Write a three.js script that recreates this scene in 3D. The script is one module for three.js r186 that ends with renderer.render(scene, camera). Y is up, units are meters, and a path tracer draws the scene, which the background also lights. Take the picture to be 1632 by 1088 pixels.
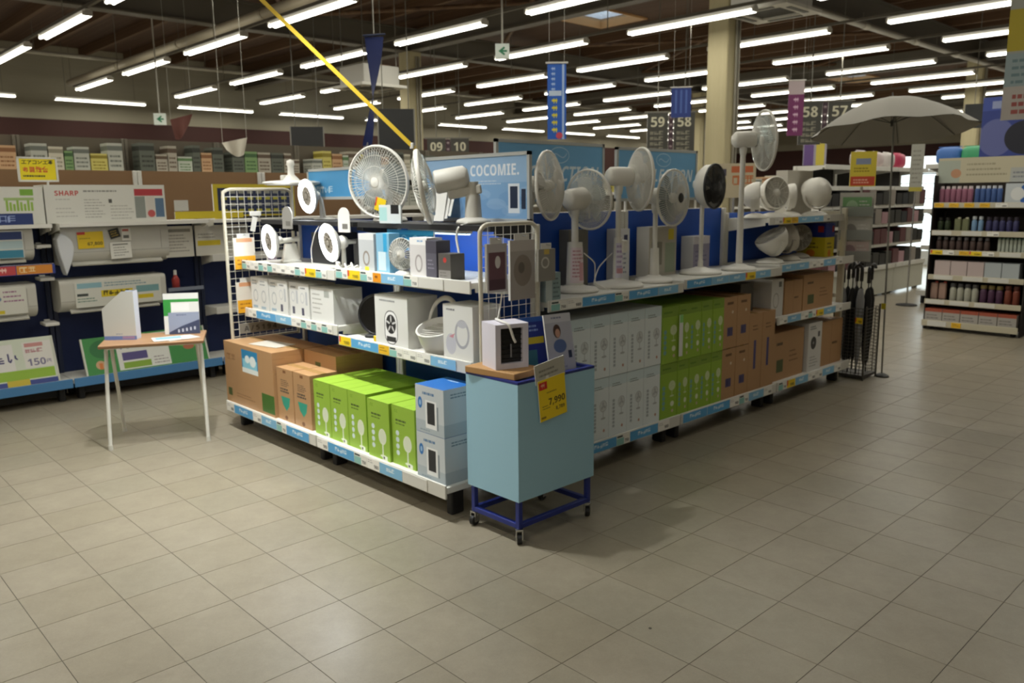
import * as THREE from 'three';
import { mergeGeometries, toCreasedNormals } from 'three/addons/utils/BufferGeometryUtils.js';
import { RoundedBoxGeometry } from 'three/addons/geometries/RoundedBoxGeometry.js';
import { RectAreaLightUniformsLib } from 'three/addons/lights/RectAreaLightUniformsLib.js';

// ------------------------------------------------------------------ camera, sky, exposure
RectAreaLightUniformsLib.init();
const scene = new THREE.Scene();
const camera = new THREE.PerspectiveCamera(45.69, 1632 / 1088, 0.05, 200);
camera.rotation.order = 'YXZ';
camera.position.set(0, 1.54, 0);
camera.rotation.set(-0.17734, 0.81175, -0.01026);
camera.focus = 1.6; camera.userData.fStop = 8;   // the phone focused on the floor close by, so the shelves are a little soft
const renderer = new THREE.WebGLRenderer({ antialias: true });
renderer.toneMapping = THREE.LinearToneMapping;
renderer.toneMappingExposure = 1.08;
renderer.shadowMap.enabled = true;
scene.background = new THREE.Color(0.75, 0.9, 1.05);   // overcast daylight over the roof lights
const LAMP = new THREE.Color(1.0, 0.965, 0.84), TUBE_NITS = 23, GLOW = 5;
// fluorescent fixtures hang in rows that run along x; these are the row and column positions in metres
const LIGHT_Y = 4.24, ROWS = [], COLS = [];
for (let i = -2; i < 15; i++) ROWS.push(-1.75 - 2.44 * i);
for (let i = -2; i < 6; i++) COLS.push(-4.6 - 3.35 * i);
const LIT = (x, z) => x < -4 || z > 0 || (x < 0 && z < -6);   // over the near walkway the tubes have been taken out

// ------------------------------------------------------------------ helpers
let seed = 7;
const rnd = () => { seed = (seed * 1664525 + 1013904223) >>> 0; return seed / 4294967296; };
const rr = (a, b) => a + (b - a) * rnd();
const rad2 = (d) => (d * Math.PI) / 180, SPOT = 12;
const PI = Math.PI, V = (x, y, z) => new THREE.Vector3(x, y, z);
const taken = new Map();
function numbered(n) { const k = taken.get(n) || 0; taken.set(n, k + 1); return k ? n + '_' + String(k).padStart(3, '0') : n; }
const mats = new Map();
function M(hex, rough = 0.6, metal = 0, more = {}) {
  const key = [hex, rough, metal, JSON.stringify(more)].join();
  if (!mats.has(key)) mats.set(key, new (more.transmission || more.clearcoat ? THREE.MeshPhysicalMaterial : THREE.MeshStandardMaterial)({ color: hex, roughness: rough, metalness: metal, ...more }));
  return mats.get(key);
}
function mesh(name, geo, mat, parent) {
  const m = new THREE.Mesh(Array.isArray(geo) ? join(geo) : geo, mat);
  m.name = name; m.castShadow = m.receiveShadow = true;
  if (parent) parent.add(m);
  return m;
}
function join(list) {
  const plain = list.map((g) => { const c = g.index ? g.toNonIndexed() : g; for (const k of Object.keys(c.attributes)) if (!['position', 'normal', 'uv'].includes(k)) c.deleteAttribute(k); return c; });
  return plain.length > 1 ? mergeGeometries(plain) : plain[0];
}
function thing(name, label, category, pos = [0, 0, 0], turn = 0, group) {
  const o = new THREE.Group(); o.name = numbered(name); scene.add(o);
  o.position.set(...pos); o.rotation.y = turn; o.userData = { label, category };
  if (group) o.userData.group = group;
  return o;
}
function solo(name, geo, mat, label, category, pos = [0, 0, 0], turn = 0, group) {
  const m = mesh(numbered(name), geo, mat); scene.add(m);
  m.position.set(...pos); m.rotation.y = turn; m.userData = { label, category };
  if (group) m.userData.group = group;
  return m;
}
function copy(o, pos, turn, label) {
  const c = o.clone(); c.name = numbered(o.name.replace(/_\d{3}$/, '')); c.userData = { ...o.userData }; scene.add(c);
  c.position.set(...pos); c.rotation.y = turn; if (label) c.userData.label = label;
  return c;
}
function structure(name, geo, mat) { const m = mesh(name, geo, mat); m.userData.kind = 'structure'; scene.add(m); return m; }
const bx = (w, h, d, x = 0, y = 0, z = 0) => new THREE.BoxGeometry(w, h, d).translate(x, y, z);
const rb = (w, h, d, r = 0.01, x = 0, y = 0, z = 0, s = 2) => new RoundedBoxGeometry(w, h, d, s, Math.min(r, w / 2.01, h / 2.01, d / 2.01)).translate(x, y, z);
const cyl = (r0, r1, h, n = 20, x = 0, y = 0, z = 0) => new THREE.CylinderGeometry(r1, r0, h, n).translate(x, y + h / 2, z);   // r0 at the bottom
const lathe = (pts, n = 28) => new THREE.LatheGeometry(pts.map((p) => new THREE.Vector2(p[0], p[1])), n);
const bar = (a, b, r, n = 8) => {
  const A = V(...a), B = V(...b), d = B.clone().sub(A), g = new THREE.CylinderGeometry(r, r, d.length(), n);
  g.applyQuaternion(new THREE.Quaternion().setFromUnitVectors(V(0, 1, 0), d.normalize()));
  return g.translate((A.x + B.x) / 2, (A.y + B.y) / 2, (A.z + B.z) / 2);
};
const tube = (pts, r, seg = 24, n = 8, closed = false, tension = 0.3) => new THREE.TubeGeometry(new THREE.CatmullRomCurve3(pts.map((p) => V(...p)), closed, 'catmullrom', tension), seg, r, n, closed);
const plate = (shape, d, x = 0, y = 0, z = 0, bevel = 0) => new THREE.ExtrudeGeometry(shape, { depth: d, bevelEnabled: bevel > 0, bevelSize: bevel, bevelThickness: bevel, bevelSegments: 2, curveSegments: 14 }).translate(x, y, z);
const poly = (pts) => { const s = new THREE.Shape(); pts.forEach((p, i) => (i ? s.lineTo(p[0], p[1]) : s.moveTo(p[0], p[1]))); s.closePath(); return s; };

// ------------------------------------------------------------------ printed artwork: flat print lives on three sheets
const sheets = [0, 1, 2].map(() => { const c = document.createElement('canvas'); c.width = c.height = 2048; const x = c.getContext('2d'); x.fillStyle = '#ddd'; x.fillRect(0, 0, 2048, 2048); return { c, x, px: 0, py: 0, row: 0 }; });
sheets.forEach((s) => { s.t = new THREE.CanvasTexture(s.c); s.t.colorSpace = THREE.SRGBColorSpace; s.t.magFilter = THREE.LinearFilter; s.m = new THREE.MeshStandardMaterial({ map: s.t, roughness: 0.5 }); s.g = new THREE.MeshPhysicalMaterial({ map: s.t, roughness: 0.28, clearcoat: 0.3 }); });
function art(w, h, draw, page = 0) {
  const s = sheets[page]; w = Math.ceil(w); h = Math.ceil(h);
  if (s.px + w + 4 > 2048) { s.px = 0; s.py += s.row + 4; s.row = 0; }
  if (s.py + h > 2048) throw new Error('sheet ' + page + ' is full');
  const x = s.x; x.save(); x.beginPath(); x.rect(s.px, s.py, w, h); x.clip(); x.translate(s.px, s.py); draw(x, w, h); x.restore();
  const r = { u0: (s.px + 1) / 2048, u1: (s.px + w - 1) / 2048, v1: 1 - (s.py + 1) / 2048, v0: 1 - (s.py + h - 1) / 2048, page };
  s.px += w + 4; s.row = Math.max(s.row, h); return r;
}
const flat = new Map();
const plain = (css, page = 0) => { const k = css + page; if (!flat.has(k)) flat.set(k, art(8, 8, (x) => { x.fillStyle = css; x.fillRect(0, 0, 8, 8); }, page)); return flat.get(k); };
// a box whose six faces take regions of one sheet: [right, other side, top, bottom, front, back]
function faced(w, h, d, f, x = 0, y = 0, z = 0) {
  const g = new THREE.BoxGeometry(w, h, d).translate(x, y, z), uv = g.attributes.uv;
  for (let i = 0; i < 24; i++) { const r = f[i >> 2]; uv.setXY(i, r.u0 + (r.u1 - r.u0) * uv.getX(i), r.v0 + (r.v1 - r.v0) * uv.getY(i)); }
  return g;
}
const card = (w, h, d, front, side = plain('#e9e7e0', front.page)) => faced(w, h, d, [side, side, side, side, front, side]);
const sheetOf = (r) => sheets[r.page].m;
// lettering that the fonts lack, drawn as strokes on a ten by ten grid
const GLYPH = {
  'エ': ['1292', '5258', '0898'], 'ア': ['129264', '544739'], 'コ': ['128288', '1888'], 'ン': ['1234', '187592'], '工': ['1292', '5258', '0898'],
  '事': ['0191', '2373752523', '177774', '0696', '5059'], 'お': ['1363', '4148271635658769', '7284'], '水': ['505948', '133318', '825599'],
  '洗': ['1021', '0313', '0928', '4131', '3484', '5055', '2696', '464829', '666898'], 'い': ['21273846', '737586'], '冷': ['1021', '0928', '502494', '4363', '358569', '5759'],
  '房': ['1181', '227274242809', '5456', '3696', '576958'], '円': ['19128289', '5256', '1686'], '取': ['0151', '1118', '4149', '1444', '1646', '618168', '6499'], '付': ['3016', '2329', '4494', '7089', '5567'],
  'す': ['1292', '5056375659', '59'], 'せ': ['0393', '70756', '303888'], '合': ['500494', '3464', '2787892927'], '見': ['118187171', '1383', '1585', '374919', '676999'], '積': ['1041', '2129', '0343', '6060', '5292', '5494', '556585955', '5878', '5999', '7599'],
};
function glyphs(x, text, px, py, size, css, weight = 0.11) {
  x.strokeStyle = css; x.lineWidth = size * weight; x.lineCap = 'round'; x.lineJoin = 'round';
  [...text].forEach((ch, k) => {
    const ox = px + k * size * 1.08; let g = GLYPH[ch];
    if (!g) { g = []; let q = (k * 37 + text.length * 11) % 97; const nx = () => ((q = (q * 57 + 31) % 97) % 10); for (let i = 0; i < 6; i++) { const a = nx(), b = nx(); g.push(i % 2 ? '' + a + 1 + a + 8 : '1' + b + '9' + b); } }
    for (const s of g) { x.beginPath(); for (let i = 0; i + 1 < s.length; i += 2) { const X = ox + (+s[i] / 10) * size, Y = py + (+s[i + 1] / 10) * size; i ? x.lineTo(X, Y) : x.moveTo(X, Y); } x.stroke(); }
  });
}
const word = (x, t, px, py, size, css, font = 'bold', fam = 'sans-serif', align = 'left') => { x.font = font + ' ' + size + 'px ' + fam; x.fillStyle = css; x.textAlign = align; x.textBaseline = 'alphabetic'; x.fillText(t, px, py); };
const fill = (x, css, a, b, c, d) => { x.fillStyle = css; x.fillRect(a, b, c, d); };
const rows = (x, css, a, b, w, n, step, th = 2) => { for (let i = 0; i < n; i++) { let p = a; while (p < a + w * (0.7 + 0.3 * ((i * 7) % 3) / 2)) { const l = 3 + ((p * 13 + i * 29) % 9); fill(x, css, p, b + i * step, Math.min(l, a + w - p), th); p += l + 2; } } };
const disc = (x, css, cx, cy, r, r2 = r) => { x.fillStyle = css; x.beginPath(); x.ellipse(cx, cy, r, r2, 0, 0, 7); x.fill(); };
const ring = (x, css, cx, cy, r, lw, r2 = r) => { x.strokeStyle = css; x.lineWidth = lw; x.beginPath(); x.ellipse(cx, cy, r, r2, 0, 0, 7); x.stroke(); };
function fanDrawing(x, cx, cy, r, css, face = '#f4f4f2') {   // a stand fan as packaging shows it
  fill(x, css, cx - r * 0.08, cy, r * 0.16, r * 2.1); disc(x, css, cx, cy + r * 2.2, r * 0.7, r * 0.18); disc(x, face, cx, cy, r); ring(x, css, cx, cy, r, 2); for (let i = 0; i < 3; i++) { x.save(); x.translate(cx, cy); x.rotate(i * 2.1 + 0.4); disc(x, css, r * 0.42, 0, r * 0.36, r * 0.22); x.restore(); } disc(x, css, cx, cy, r * 0.16);
}

// ------------------------------------------------------------------ procedural surfaces
function noiseMap(size, base, amp, cells, tint = [1, 1, 1], fine = 6) {   // layered value noise, tileable
  const lat = cells.map((n) => { const a = new Float32Array(n * n); for (let i = 0; i < a.length; i++) a[i] = rnd() - 0.5; return [n, a]; }), d = new Uint8Array(size * size * 4);
  for (let y = 0; y < size; y++) for (let x = 0; x < size; x++) {
    let v = 0;
    lat.forEach(([n, a], k) => { const fx = (x / size) * n, fy = (y / size) * n, ix = Math.floor(fx), iy = Math.floor(fy), u = fx - ix, w = fy - iy, s = u * u * (3 - 2 * u), t = w * w * (3 - 2 * w), g = (i, j) => a[(j % n) * n + (i % n)]; v += (g(ix, iy) * (1 - s) * (1 - t) + g(ix + 1, iy) * s * (1 - t) + g(ix, iy + 1) * (1 - s) * t + g(ix + 1, iy + 1) * s * t) / (1 + k * 0.6); });
    v = v * amp + (rnd() - 0.5) * fine;
    for (let c = 0; c < 3; c++) d[(y * size + x) * 4 + c] = Math.max(0, Math.min(255, base[c] + v * tint[c]));
    d[(y * size + x) * 4 + 3] = 255;
  }
  const t = new THREE.DataTexture(d, size, size); t.colorSpace = THREE.SRGBColorSpace; t.magFilter = THREE.LinearFilter; t.wrapS = t.wrapT = THREE.RepeatWrapping; t.needsUpdate = true; return t;
}
function woodMap(w, h, base, dark, streaks = 260) {
  const c = document.createElement('canvas'); c.width = w; c.height = h; const x = c.getContext('2d'); x.fillStyle = base; x.fillRect(0, 0, w, h);
  for (let i = 0; i < streaks; i++) { x.globalAlpha = rr(0.04, 0.22); x.strokeStyle = rnd() < 0.6 ? dark : '#fff2d8'; x.globalAlpha *= x.strokeStyle === dark ? 1 : 0.4; x.lineWidth = rr(0.5, 2.2); const y = rnd() * h; x.beginPath(); x.moveTo(0, y); x.bezierCurveTo(w * 0.3, y + rr(-6, 6), w * 0.6, y + rr(-6, 6), w, y + rr(-3, 3)); x.stroke(); }
  const t = new THREE.CanvasTexture(c); t.colorSpace = THREE.SRGBColorSpace; t.wrapS = t.wrapT = THREE.RepeatWrapping; return t;
}
const kraft = noiseMap(128, [166, 122, 82], 12, [4, 16, 48], [1, 0.9, 0.8], 8);
// ------------------------------------------------------------------ the building
const X0 = -26, X1 = 5, Z0 = -42, Z1 = 5, CEIL = 5.8;
{ // floor: a screed with vinyl tiles laid on it; tiles are 0.30 m, the joints sit a millimetre lower
  const floor = new THREE.Group(); floor.name = 'floor'; floor.userData.kind = 'structure'; scene.add(floor);
  mesh('screed', bx(X1 - X0 + 0.4, 0.1, Z1 - Z0 + 0.4, (X0 + X1) / 2, -0.0515, (Z0 + Z1) / 2), M('#605b4e', 0.7), floor);
  const tileMaps = [0, 1, 2, 3].map((k) => noiseMap(128, [[146, 137, 119], [143, 135, 117], [148, 139, 121], [144, 135, 116]][k], 8, [3, 9, 30], [1, 1, 0.9], 7));
  const vinyl = tileMaps.map((t) => new THREE.MeshPhysicalMaterial({ map: t, roughness: 0.38, clearcoat: 0.1, clearcoatRoughness: 0.2 }));
  const T = 0.3, gap = 0.0028, OX = -1.992, OZ = -1.819, half = (T - gap) / 2, top = 0, ch = 0.0012;
  const tileGeo = () => {   // a tile with a worn, eased edge
    const g = new THREE.BoxGeometry(2 * half, 0.0015, 2 * half, 1, 1, 1); g.translate(0, -0.00075, 0);
    return g;
  };
  const T0 = tileGeo();
  camera.updateMatrixWorld(true); camera.updateProjectionMatrix();
  const cand = [];
  for (let i = -20; i <= 22; i++) for (let j = -30; j <= 18; j++) {
    const x = OX + (i + 0.5) * T, z = OZ + (j + 0.5) * T;
    if (x < -8 || x > 4.8 || z < -10.6 || z > 4.8) continue;
    const p = V(x, 0, z).project(camera), d = Math.hypot(x, z), under = x < -2.9 && x > -5.2 && z < -2.4 && z > -6.5;
    const seen = Math.abs(p.x) < 1.05 && p.y > -1.08 && p.y < 1 && p.z < 1 && V(x, 0, z).applyMatrix4(camera.matrixWorldInverse).z < 0 && !under;
    cand.push({ x, z, score: seen ? d : 100 + d });
  }
  cand.sort((a, b) => a.score - b.score);
  const rest = [[], [], [], []];
  cand.forEach((c, n) => {
    const k = Math.floor(rnd() * 4), q = Math.floor(rnd() * 4) * PI / 2;
    if (n < 300) { const m = mesh('tile', T0, vinyl[k], floor); m.position.set(c.x, 0, c.z); m.rotation.y = q; } else rest[k].push(T0.clone().rotateY(q).translate(c.x, 0, c.z));
  });
  rest.forEach((l, k) => { const m = mesh('tile_field', l, vinyl[k], floor); m.userData.kind = 'stuff'; });
  // beyond the laid tiles one can no longer tell them apart
  const far = vinyl[0].clone(); far.map = tileMaps[0].clone(); far.map.repeat.set(1, 1);
  const strip = (x0, x1, z0, z1) => { const g = bx(x1 - x0, 0.0015, z1 - z0, (x0 + x1) / 2, -0.00075, (z0 + z1) / 2), uv = g.attributes.uv; for (let i = 0; i < uv.count; i++) uv.setXY(i, uv.getX(i) * (x1 - x0) / 0.6, uv.getY(i) * (z1 - z0) / 0.6); return g; };
  const minX = Math.min(...cand.map((c) => c.x)) - 0.15, maxX = Math.max(...cand.map((c) => c.x)) + 0.15, minZ = Math.min(...cand.map((c) => c.z)) - 0.15, maxZ = Math.max(...cand.map((c) => c.z)) + 0.15;
  mesh('far_flooring', [strip(X0, minX, Z0, Z1), strip(minX, X1, Z0, minZ), strip(maxX, X1, minZ, Z1), strip(minX, maxX, maxZ, Z1)], far, floor);
  // scuffs and a patched joint
  const scuff = M('#4a463c', 0.6);
  for (const [x, z, r] of [[-1.62, -2.21, 0.006]]) mesh('scuff_mark', new THREE.CylinderGeometry(r, r, 0.001, 10).translate(x, 0.0006, z), scuff, floor);
}
{ // walls: cream above, a dark red band below it, thick enough to keep the light in
  const cream = new THREE.MeshStandardMaterial({ map: noiseMap(128, [150, 144, 126], 8, [3, 12], [1, 1, 1], 4), roughness: 0.85 }), red = M('#36140c', 0.75), low = M('#b9b2a2', 0.8);
  const wall = (name, geos) => { const g = new THREE.Group(); g.name = name; g.userData.kind = 'structure'; scene.add(g); mesh('upper_wall', geos(3.8, CEIL + 0.4, 0), cream, g); mesh('fascia_band', geos(2.35, 3.8, 0.04), red, g); mesh('lower_wall', geos(-0.1, 2.35, 0), low, g); return g; };
  wall('wall_left', (a, b, o) => bx(0.3, b - a, Z1 - Z0 + 0.6, X0 - 0.15 + o, (a + b) / 2, (Z0 + Z1) / 2));
  wall('wall_back', (a, b, o) => bx(X1 - X0 + 0.6, b - a, 0.3, (X0 + X1) / 2, (a + b) / 2, Z0 - 0.15 + o));
  wall('wall_right', (a, b, o) => bx(0.3, b - a, Z1 - Z0 + 0.6, X1 + 0.15 - o, (a + b) / 2, (Z0 + Z1) / 2));
  wall('wall_front', (a, b, o) => bx(X1 - X0 + 0.6, b - a, 0.3, (X0 + X1) / 2, (a + b) / 2, Z1 + 0.15 - o));
}
const SKY = [[-13.57, -15.65, 1.5, 2.4], [-23.6, -15.1, 1.5, 2.4], [-14.1, -31.1, 1.5, 2.8]];   // roof lights: centre x, z, half sizes come from w, d
{ // ceiling: plank deck with openings for the roof lights, joists along x, girders along z
  const ceiling = new THREE.Group(); ceiling.name = 'ceiling'; ceiling.userData.kind = 'structure'; scene.add(ceiling);
  const wood = new THREE.MeshStandardMaterial({ map: woodMap(512, 512, '#4a3220', '#1d1109', 420), roughness: 0.8 });
  const beam = new THREE.MeshStandardMaterial({ map: woodMap(256, 256, '#5a4028', '#2a1a0c', 160), roughness: 0.75 }), steel = M('#5c564a', 0.6, 0.1);
  const holes = SKY.map(([x, z, w, d]) => [x - w / 2, x + w / 2, z - d / 2, z + d / 2]).sort((a, b) => b[3] - a[3]);
  const slabs = []; const put = (x0, x1, z0, z1) => { if (x1 - x0 < 0.01 || z1 - z0 < 0.01) return; const g = bx(x1 - x0, 0.2, z1 - z0, (x0 + x1) / 2, CEIL + 0.1, (z0 + z1) / 2), uv = g.attributes.uv; for (let i = 0; i < uv.count; i++) uv.setXY(i, uv.getX(i) * (x1 - x0) / 3, uv.getY(i) * (z1 - z0) / 3); slabs.push(g); };
  const zs = [...new Set([Z0 - 0.3, Z1 + 0.3, ...holes.flatMap((h) => [h[2], h[3]])])].sort((a, b) => a - b);
  for (let i = 0; i + 1 < zs.length; i++) { const zm = (zs[i] + zs[i + 1]) / 2; let xs = X0 - 0.3; for (const h of holes.filter((q) => q[2] < zm && q[3] > zm).sort((a, b) => a[0] - b[0])) { put(xs, h[0], zs[i], zs[i + 1]); xs = h[1]; } put(xs, X1 + 0.3, zs[i], zs[i + 1]); }
  mesh('roof_deck', slabs, wood, ceiling);
  for (let z = Z1 - 0.6; z > Z0; z -= 1.22) { const g = bx(X1 - X0, 0.24, 0.1, (X0 + X1) / 2, CEIL - 0.12, z), uv = g.attributes.uv; for (let i = 0; i < uv.count; i++) uv.setX(i, uv.getX(i) * 20); if (holes.some((h) => z > h[2] - 0.05 && z < h[3] + 0.05)) continue; mesh('joist', g, beam, ceiling); }
  for (const x of [-16.7, -7.9, 0.9]) {
    mesh('girder', [bx(0.3, 0.03, Z1 - Z0, x, 5.02, (Z0 + Z1) / 2), bx(0.03, 0.5, Z1 - Z0, x, 5.28, (Z0 + Z1) / 2), bx(0.3, 0.03, Z1 - Z0, x, 5.54, (Z0 + Z1) / 2)], steel, ceiling);
  }
  for (const z of [-12.5, -25, -37.5, 0]) mesh('cross_girder', [bx(X1 - X0, 0.03, 0.26, (X0 + X1) / 2, 5.03, z), bx(X1 - X0, 0.46, 0.03, (X0 + X1) / 2, 5.27, z)], steel, ceiling);
  for (let k = 0; k < 5; k++) for (const s of [-1, 1]) { const x = -12.3, z = -3 - k * 6.2; mesh('brace', bar([x - 4.3 * s, 5.4, z], [x + 4.3 * s, 5.4, z - 6.2], 0.045, 6), beam, ceiling); }
  for (const [x, z, w, d] of SKY) {   // shaft lined with pale boards and a pane on top
    const pale = M('#b98f5e', 0.7);
    mesh('skylight_shaft', [bx(0.05, 0.2, d, x - w / 2 + 0.026, CEIL + 0.06, z), bx(0.05, 0.2, d, x + w / 2 - 0.026, CEIL + 0.06, z), bx(w - 0.104, 0.2, 0.05, x, CEIL + 0.06, z - d / 2 + 0.026), bx(w - 0.104, 0.2, 0.05, x, CEIL + 0.06, z + d / 2 - 0.026)], pale, ceiling);
    mesh('skylight_pane', bx(w - 0.11, 0.008, d - 0.11, x, CEIL + 0.13, z), M('#eef4f8', 0.1, 0, { transmission: 1, thickness: 0 }), ceiling);
  }
}
{ // columns on the girder lines
  const paint = new THREE.MeshStandardMaterial({ map: noiseMap(64, [172, 162, 128], 8, [2, 8], [1, 1, 1], 4), roughness: 0.7 });
  for (const x of [-16.7, -7.9]) for (const z of [-12.5, -25]) {
    const c = thing('column', x === -7.9 && z === -12.5 ? 'cream painted steel column with grey conduits behind the fan display' : z === -12.5 ? 'cream steel column beside the black hanging board' : x === -7.9 ? 'cream column in the far middle of the store' : 'cream column in the far corner of the store', 'column', [x, 0, z]); c.userData.kind = 'structure';
    mesh('shaft', rb(0.4, 5.02, 0.4, 0.03, 0, 2.51, 0), paint, c);
    mesh('base_collar', rb(0.46, 0.9, 0.46, 0.02, 0, 0.45, 0), M('#8d8574', 0.6), c);
    for (const dz of [-0.1, -0.02]) mesh('conduit', cyl(0.022, 0.022, 4.9, 10, 0.225, 0, dz), M('#8b8678', 0.5, 0.3), c);
  }
}
{ // fluorescent fixtures
  const white = M('#d8d6ce', 0.5), lamp = new THREE.MeshStandardMaterial({ color: '#ffffff', roughness: 0.4, emissive: LAMP, emissiveIntensity: GLOW });
  const L = 2.34, housing = join([bx(L + 0.06, 0.05, 0.07, 0, 0.062, 0), bx(0.03, 0.07, 0.14, -L / 2 - 0.015, 0.025, 0), bx(0.03, 0.07, 0.14, L / 2 + 0.015, 0.025, 0)]);
  const tubeGeo = new THREE.CylinderGeometry(0.022, 0.022, L, 10).rotateZ(PI / 2), cap = join([new THREE.CylinderGeometry(0.0195, 0.0195, 0.03, 10).rotateZ(PI / 2).translate(-L / 2, 0, 0), new THREE.CylinderGeometry(0.0195, 0.0195, 0.03, 10).rotateZ(PI / 2).translate(L / 2, 0, 0)]);
  const fixture = (x, z, turn, y, label, group, rodTop) => {
    const t = thing('fluorescent_fixture', label, 'ceiling light', [x, y, z], turn, group);
    mesh('housing', housing, white, t);
    for (const s of [-1, 1]) mesh('fluorescent_tube', tubeGeo, lamp, t).position.set(0, 0, s * 0.045);
    for (const s of [-1, 1]) mesh('hanger', cyl(0.006, 0.006, rodTop - y - 0.085, 6, s * 0.9, 0.085, 0), M('#77736a', 0.5, 0.3), t);
    const a = new THREE.RectAreaLight(LAMP, TUBE_NITS, L, 0.12); a.position.set(x, y - 0.028, z); a.rotation.set(-PI / 2, 0, turn, 'XYZ'); scene.add(a);
  };
  for (const z of ROWS) for (const x of COLS) if (LIT(x, z)) { const n = ['first', 'second', 'third', 'fourth', 'fifth', 'sixth', 'seventh', 'eighth'][COLS.length - 1 - COLS.indexOf(x)]; fixture(x, z, 0, LIGHT_Y, 'twin tube fluorescent fixture, ' + n + ' along its channel from the dark red wall band', n + ' fluorescent fixtures of the channels', 4.34); }
  for (let i = 0; i < 11; i++) { const z = -4.6 - 3.3 * i; fixture(-24.9, z, PI / 2, LIGHT_Y, 'twin tube fluorescent fixture in the line along the dark red wall band', 'fluorescent fixtures along the wall', CEIL - 0.01); }
  for (const z of ROWS) { // the channel each row hangs from
    const t = thing('lighting_track', 'grey metal channel that a row of fluorescent fixtures hangs from', 'track', [(COLS[0] + COLS[7]) / 2, 4.34, z], 0, 'lighting channels');
    mesh('channel', bx(COLS[0] - COLS[7] + 3, 0.04, 0.05, 0, 0.02, 0), M('#6b665b', 0.5, 0.3), t);
    for (const dx of [-10, -5, 0, 5, 10]) mesh('drop_rod', cyl(0.008, 0.008, CEIL - 0.02 - 4.38, 6, dx, 0.04, 0), M('#6b665b', 0.5, 0.3), t);
  }
}
{ // duct, gas pipes and cassettes
  const d = thing('ventilation_duct', 'long beige round duct running under the roof beside the fluorescent rows', 'duct', [0, 4.62, -6.95]);
  mesh('pipe', bar([-24.3, 0, 0], [-3, 0, 0], 0.085, 20), M('#a89f8a', 0.55), d);
  for (let i = 0; i < 6; i++) mesh('collar', bar([-6.2 - i * 3.6, 0, 0], [-6.12 - i * 3.6, 0, 0], 0.095, 20), M('#9a917d', 0.5), d);
  for (let i = 0; i < 6; i++) mesh('hanger', cyl(0.006, 0.006, CEIL - 0.25 - 4.7, 6, -6.16 - i * 3.6, 0.08, 0), M('#6b665b', 0.5, 0.3), d);
  const p = thing('sprinkler_pipe', 'grey jointed pipe slung under the long steel girder', 'pipe', [-7.55, 4.86, 0]);
  mesh('pipe', bar([0, 0, -40], [0, 0, -3], 0.06, 14), M('#9c978a', 0.45, 0.2), p);
  for (let i = 0; i < 14; i++) mesh('coupling', bar([0, 0, -4.2 - i * 2.6], [0, 0, -4.0 - i * 2.6], 0.075, 14), M('#b1ac9e', 0.45, 0.2), p);
  for (let i = 0; i < 9; i++) mesh('hanger', cyl(0.008, 0.008, 0.2, 6, 0, 0.04, -5 - i * 4), M('#6b665b', 0.5, 0.3), p);
  const p2 = thing('sprinkler_pipe', 'thin grey pipe crossing the roof toward the far wall lamps', 'pipe', [-21.6, 4.9, 0]);
  mesh('pipe', bar([0, 0, -40], [0, 0, 4.8], 0.05, 12), M('#9c978a', 0.45, 0.2), p2);
  for (let i = 0; i < 10; i++) mesh('hanger', cyl(0.008, 0.008, 0.66, 6, 0, 0.04, -1.5 - i * 4), M('#6b665b', 0.5, 0.3), p2);
  const cassette = (x, y, z, s, label) => {
    const t = thing('ceiling_cassette', label, 'air conditioner', [x, y, z]);
    mesh('casing', rb(1.0 * s, 0.34, 1.0 * s, 0.02, 0, 0.22, 0), M('#b6b4ac', 0.5), t);
    mesh('fascia', plate((() => { const o = poly([[-0.62 * s, -0.62 * s], [0.62 * s, -0.62 * s], [0.62 * s, 0.62 * s], [-0.62 * s, 0.62 * s]]); o.holes.push(poly([[-0.36 * s, -0.36 * s], [0.36 * s, -0.36 * s], [0.36 * s, 0.36 * s], [-0.36 * s, 0.36 * s]])); return o; })(), 0.05).rotateX(PI / 2).translate(0, 0.05, 0), M('#c9c7be', 0.5), t);
    mesh('intake_grille', [...Array(9)].map((_, i) => bx(0.7 * s, 0.012, 0.035 * s, 0, 0.03, (i - 4) * 0.08 * s)), M('#55544e', 0.6), t);
    for (const [a, w] of [[0, 1], [PI / 2, 1], [PI, 1], [-PI / 2, 1]]) mesh('air_flap', bx(0.62 * s * w, 0.012, 0.09 * s).translate(0, -0.004, 0.49 * s).rotateY(a), M('#55544e', 0.5), t);
    for (const [a, b] of [[-1, -1], [1, -1], [1, 1], [-1, 1]]) mesh('hanging_rod', cyl(0.01, 0.01, CEIL - y - 0.39, 6, a * 0.45 * s, 0.38, b * 0.45 * s), M('#77736a', 0.5, 0.4), t);
  };
  cassette(-7.0, 4.35, -12.4, 0.92, 'white ceiling cassette air conditioner beside the cream column top');
  cassette(-13.3, 3.55, -9.0, 0.8, 'white ceiling cassette air conditioner behind the dark blue twisted banner');
}
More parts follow.
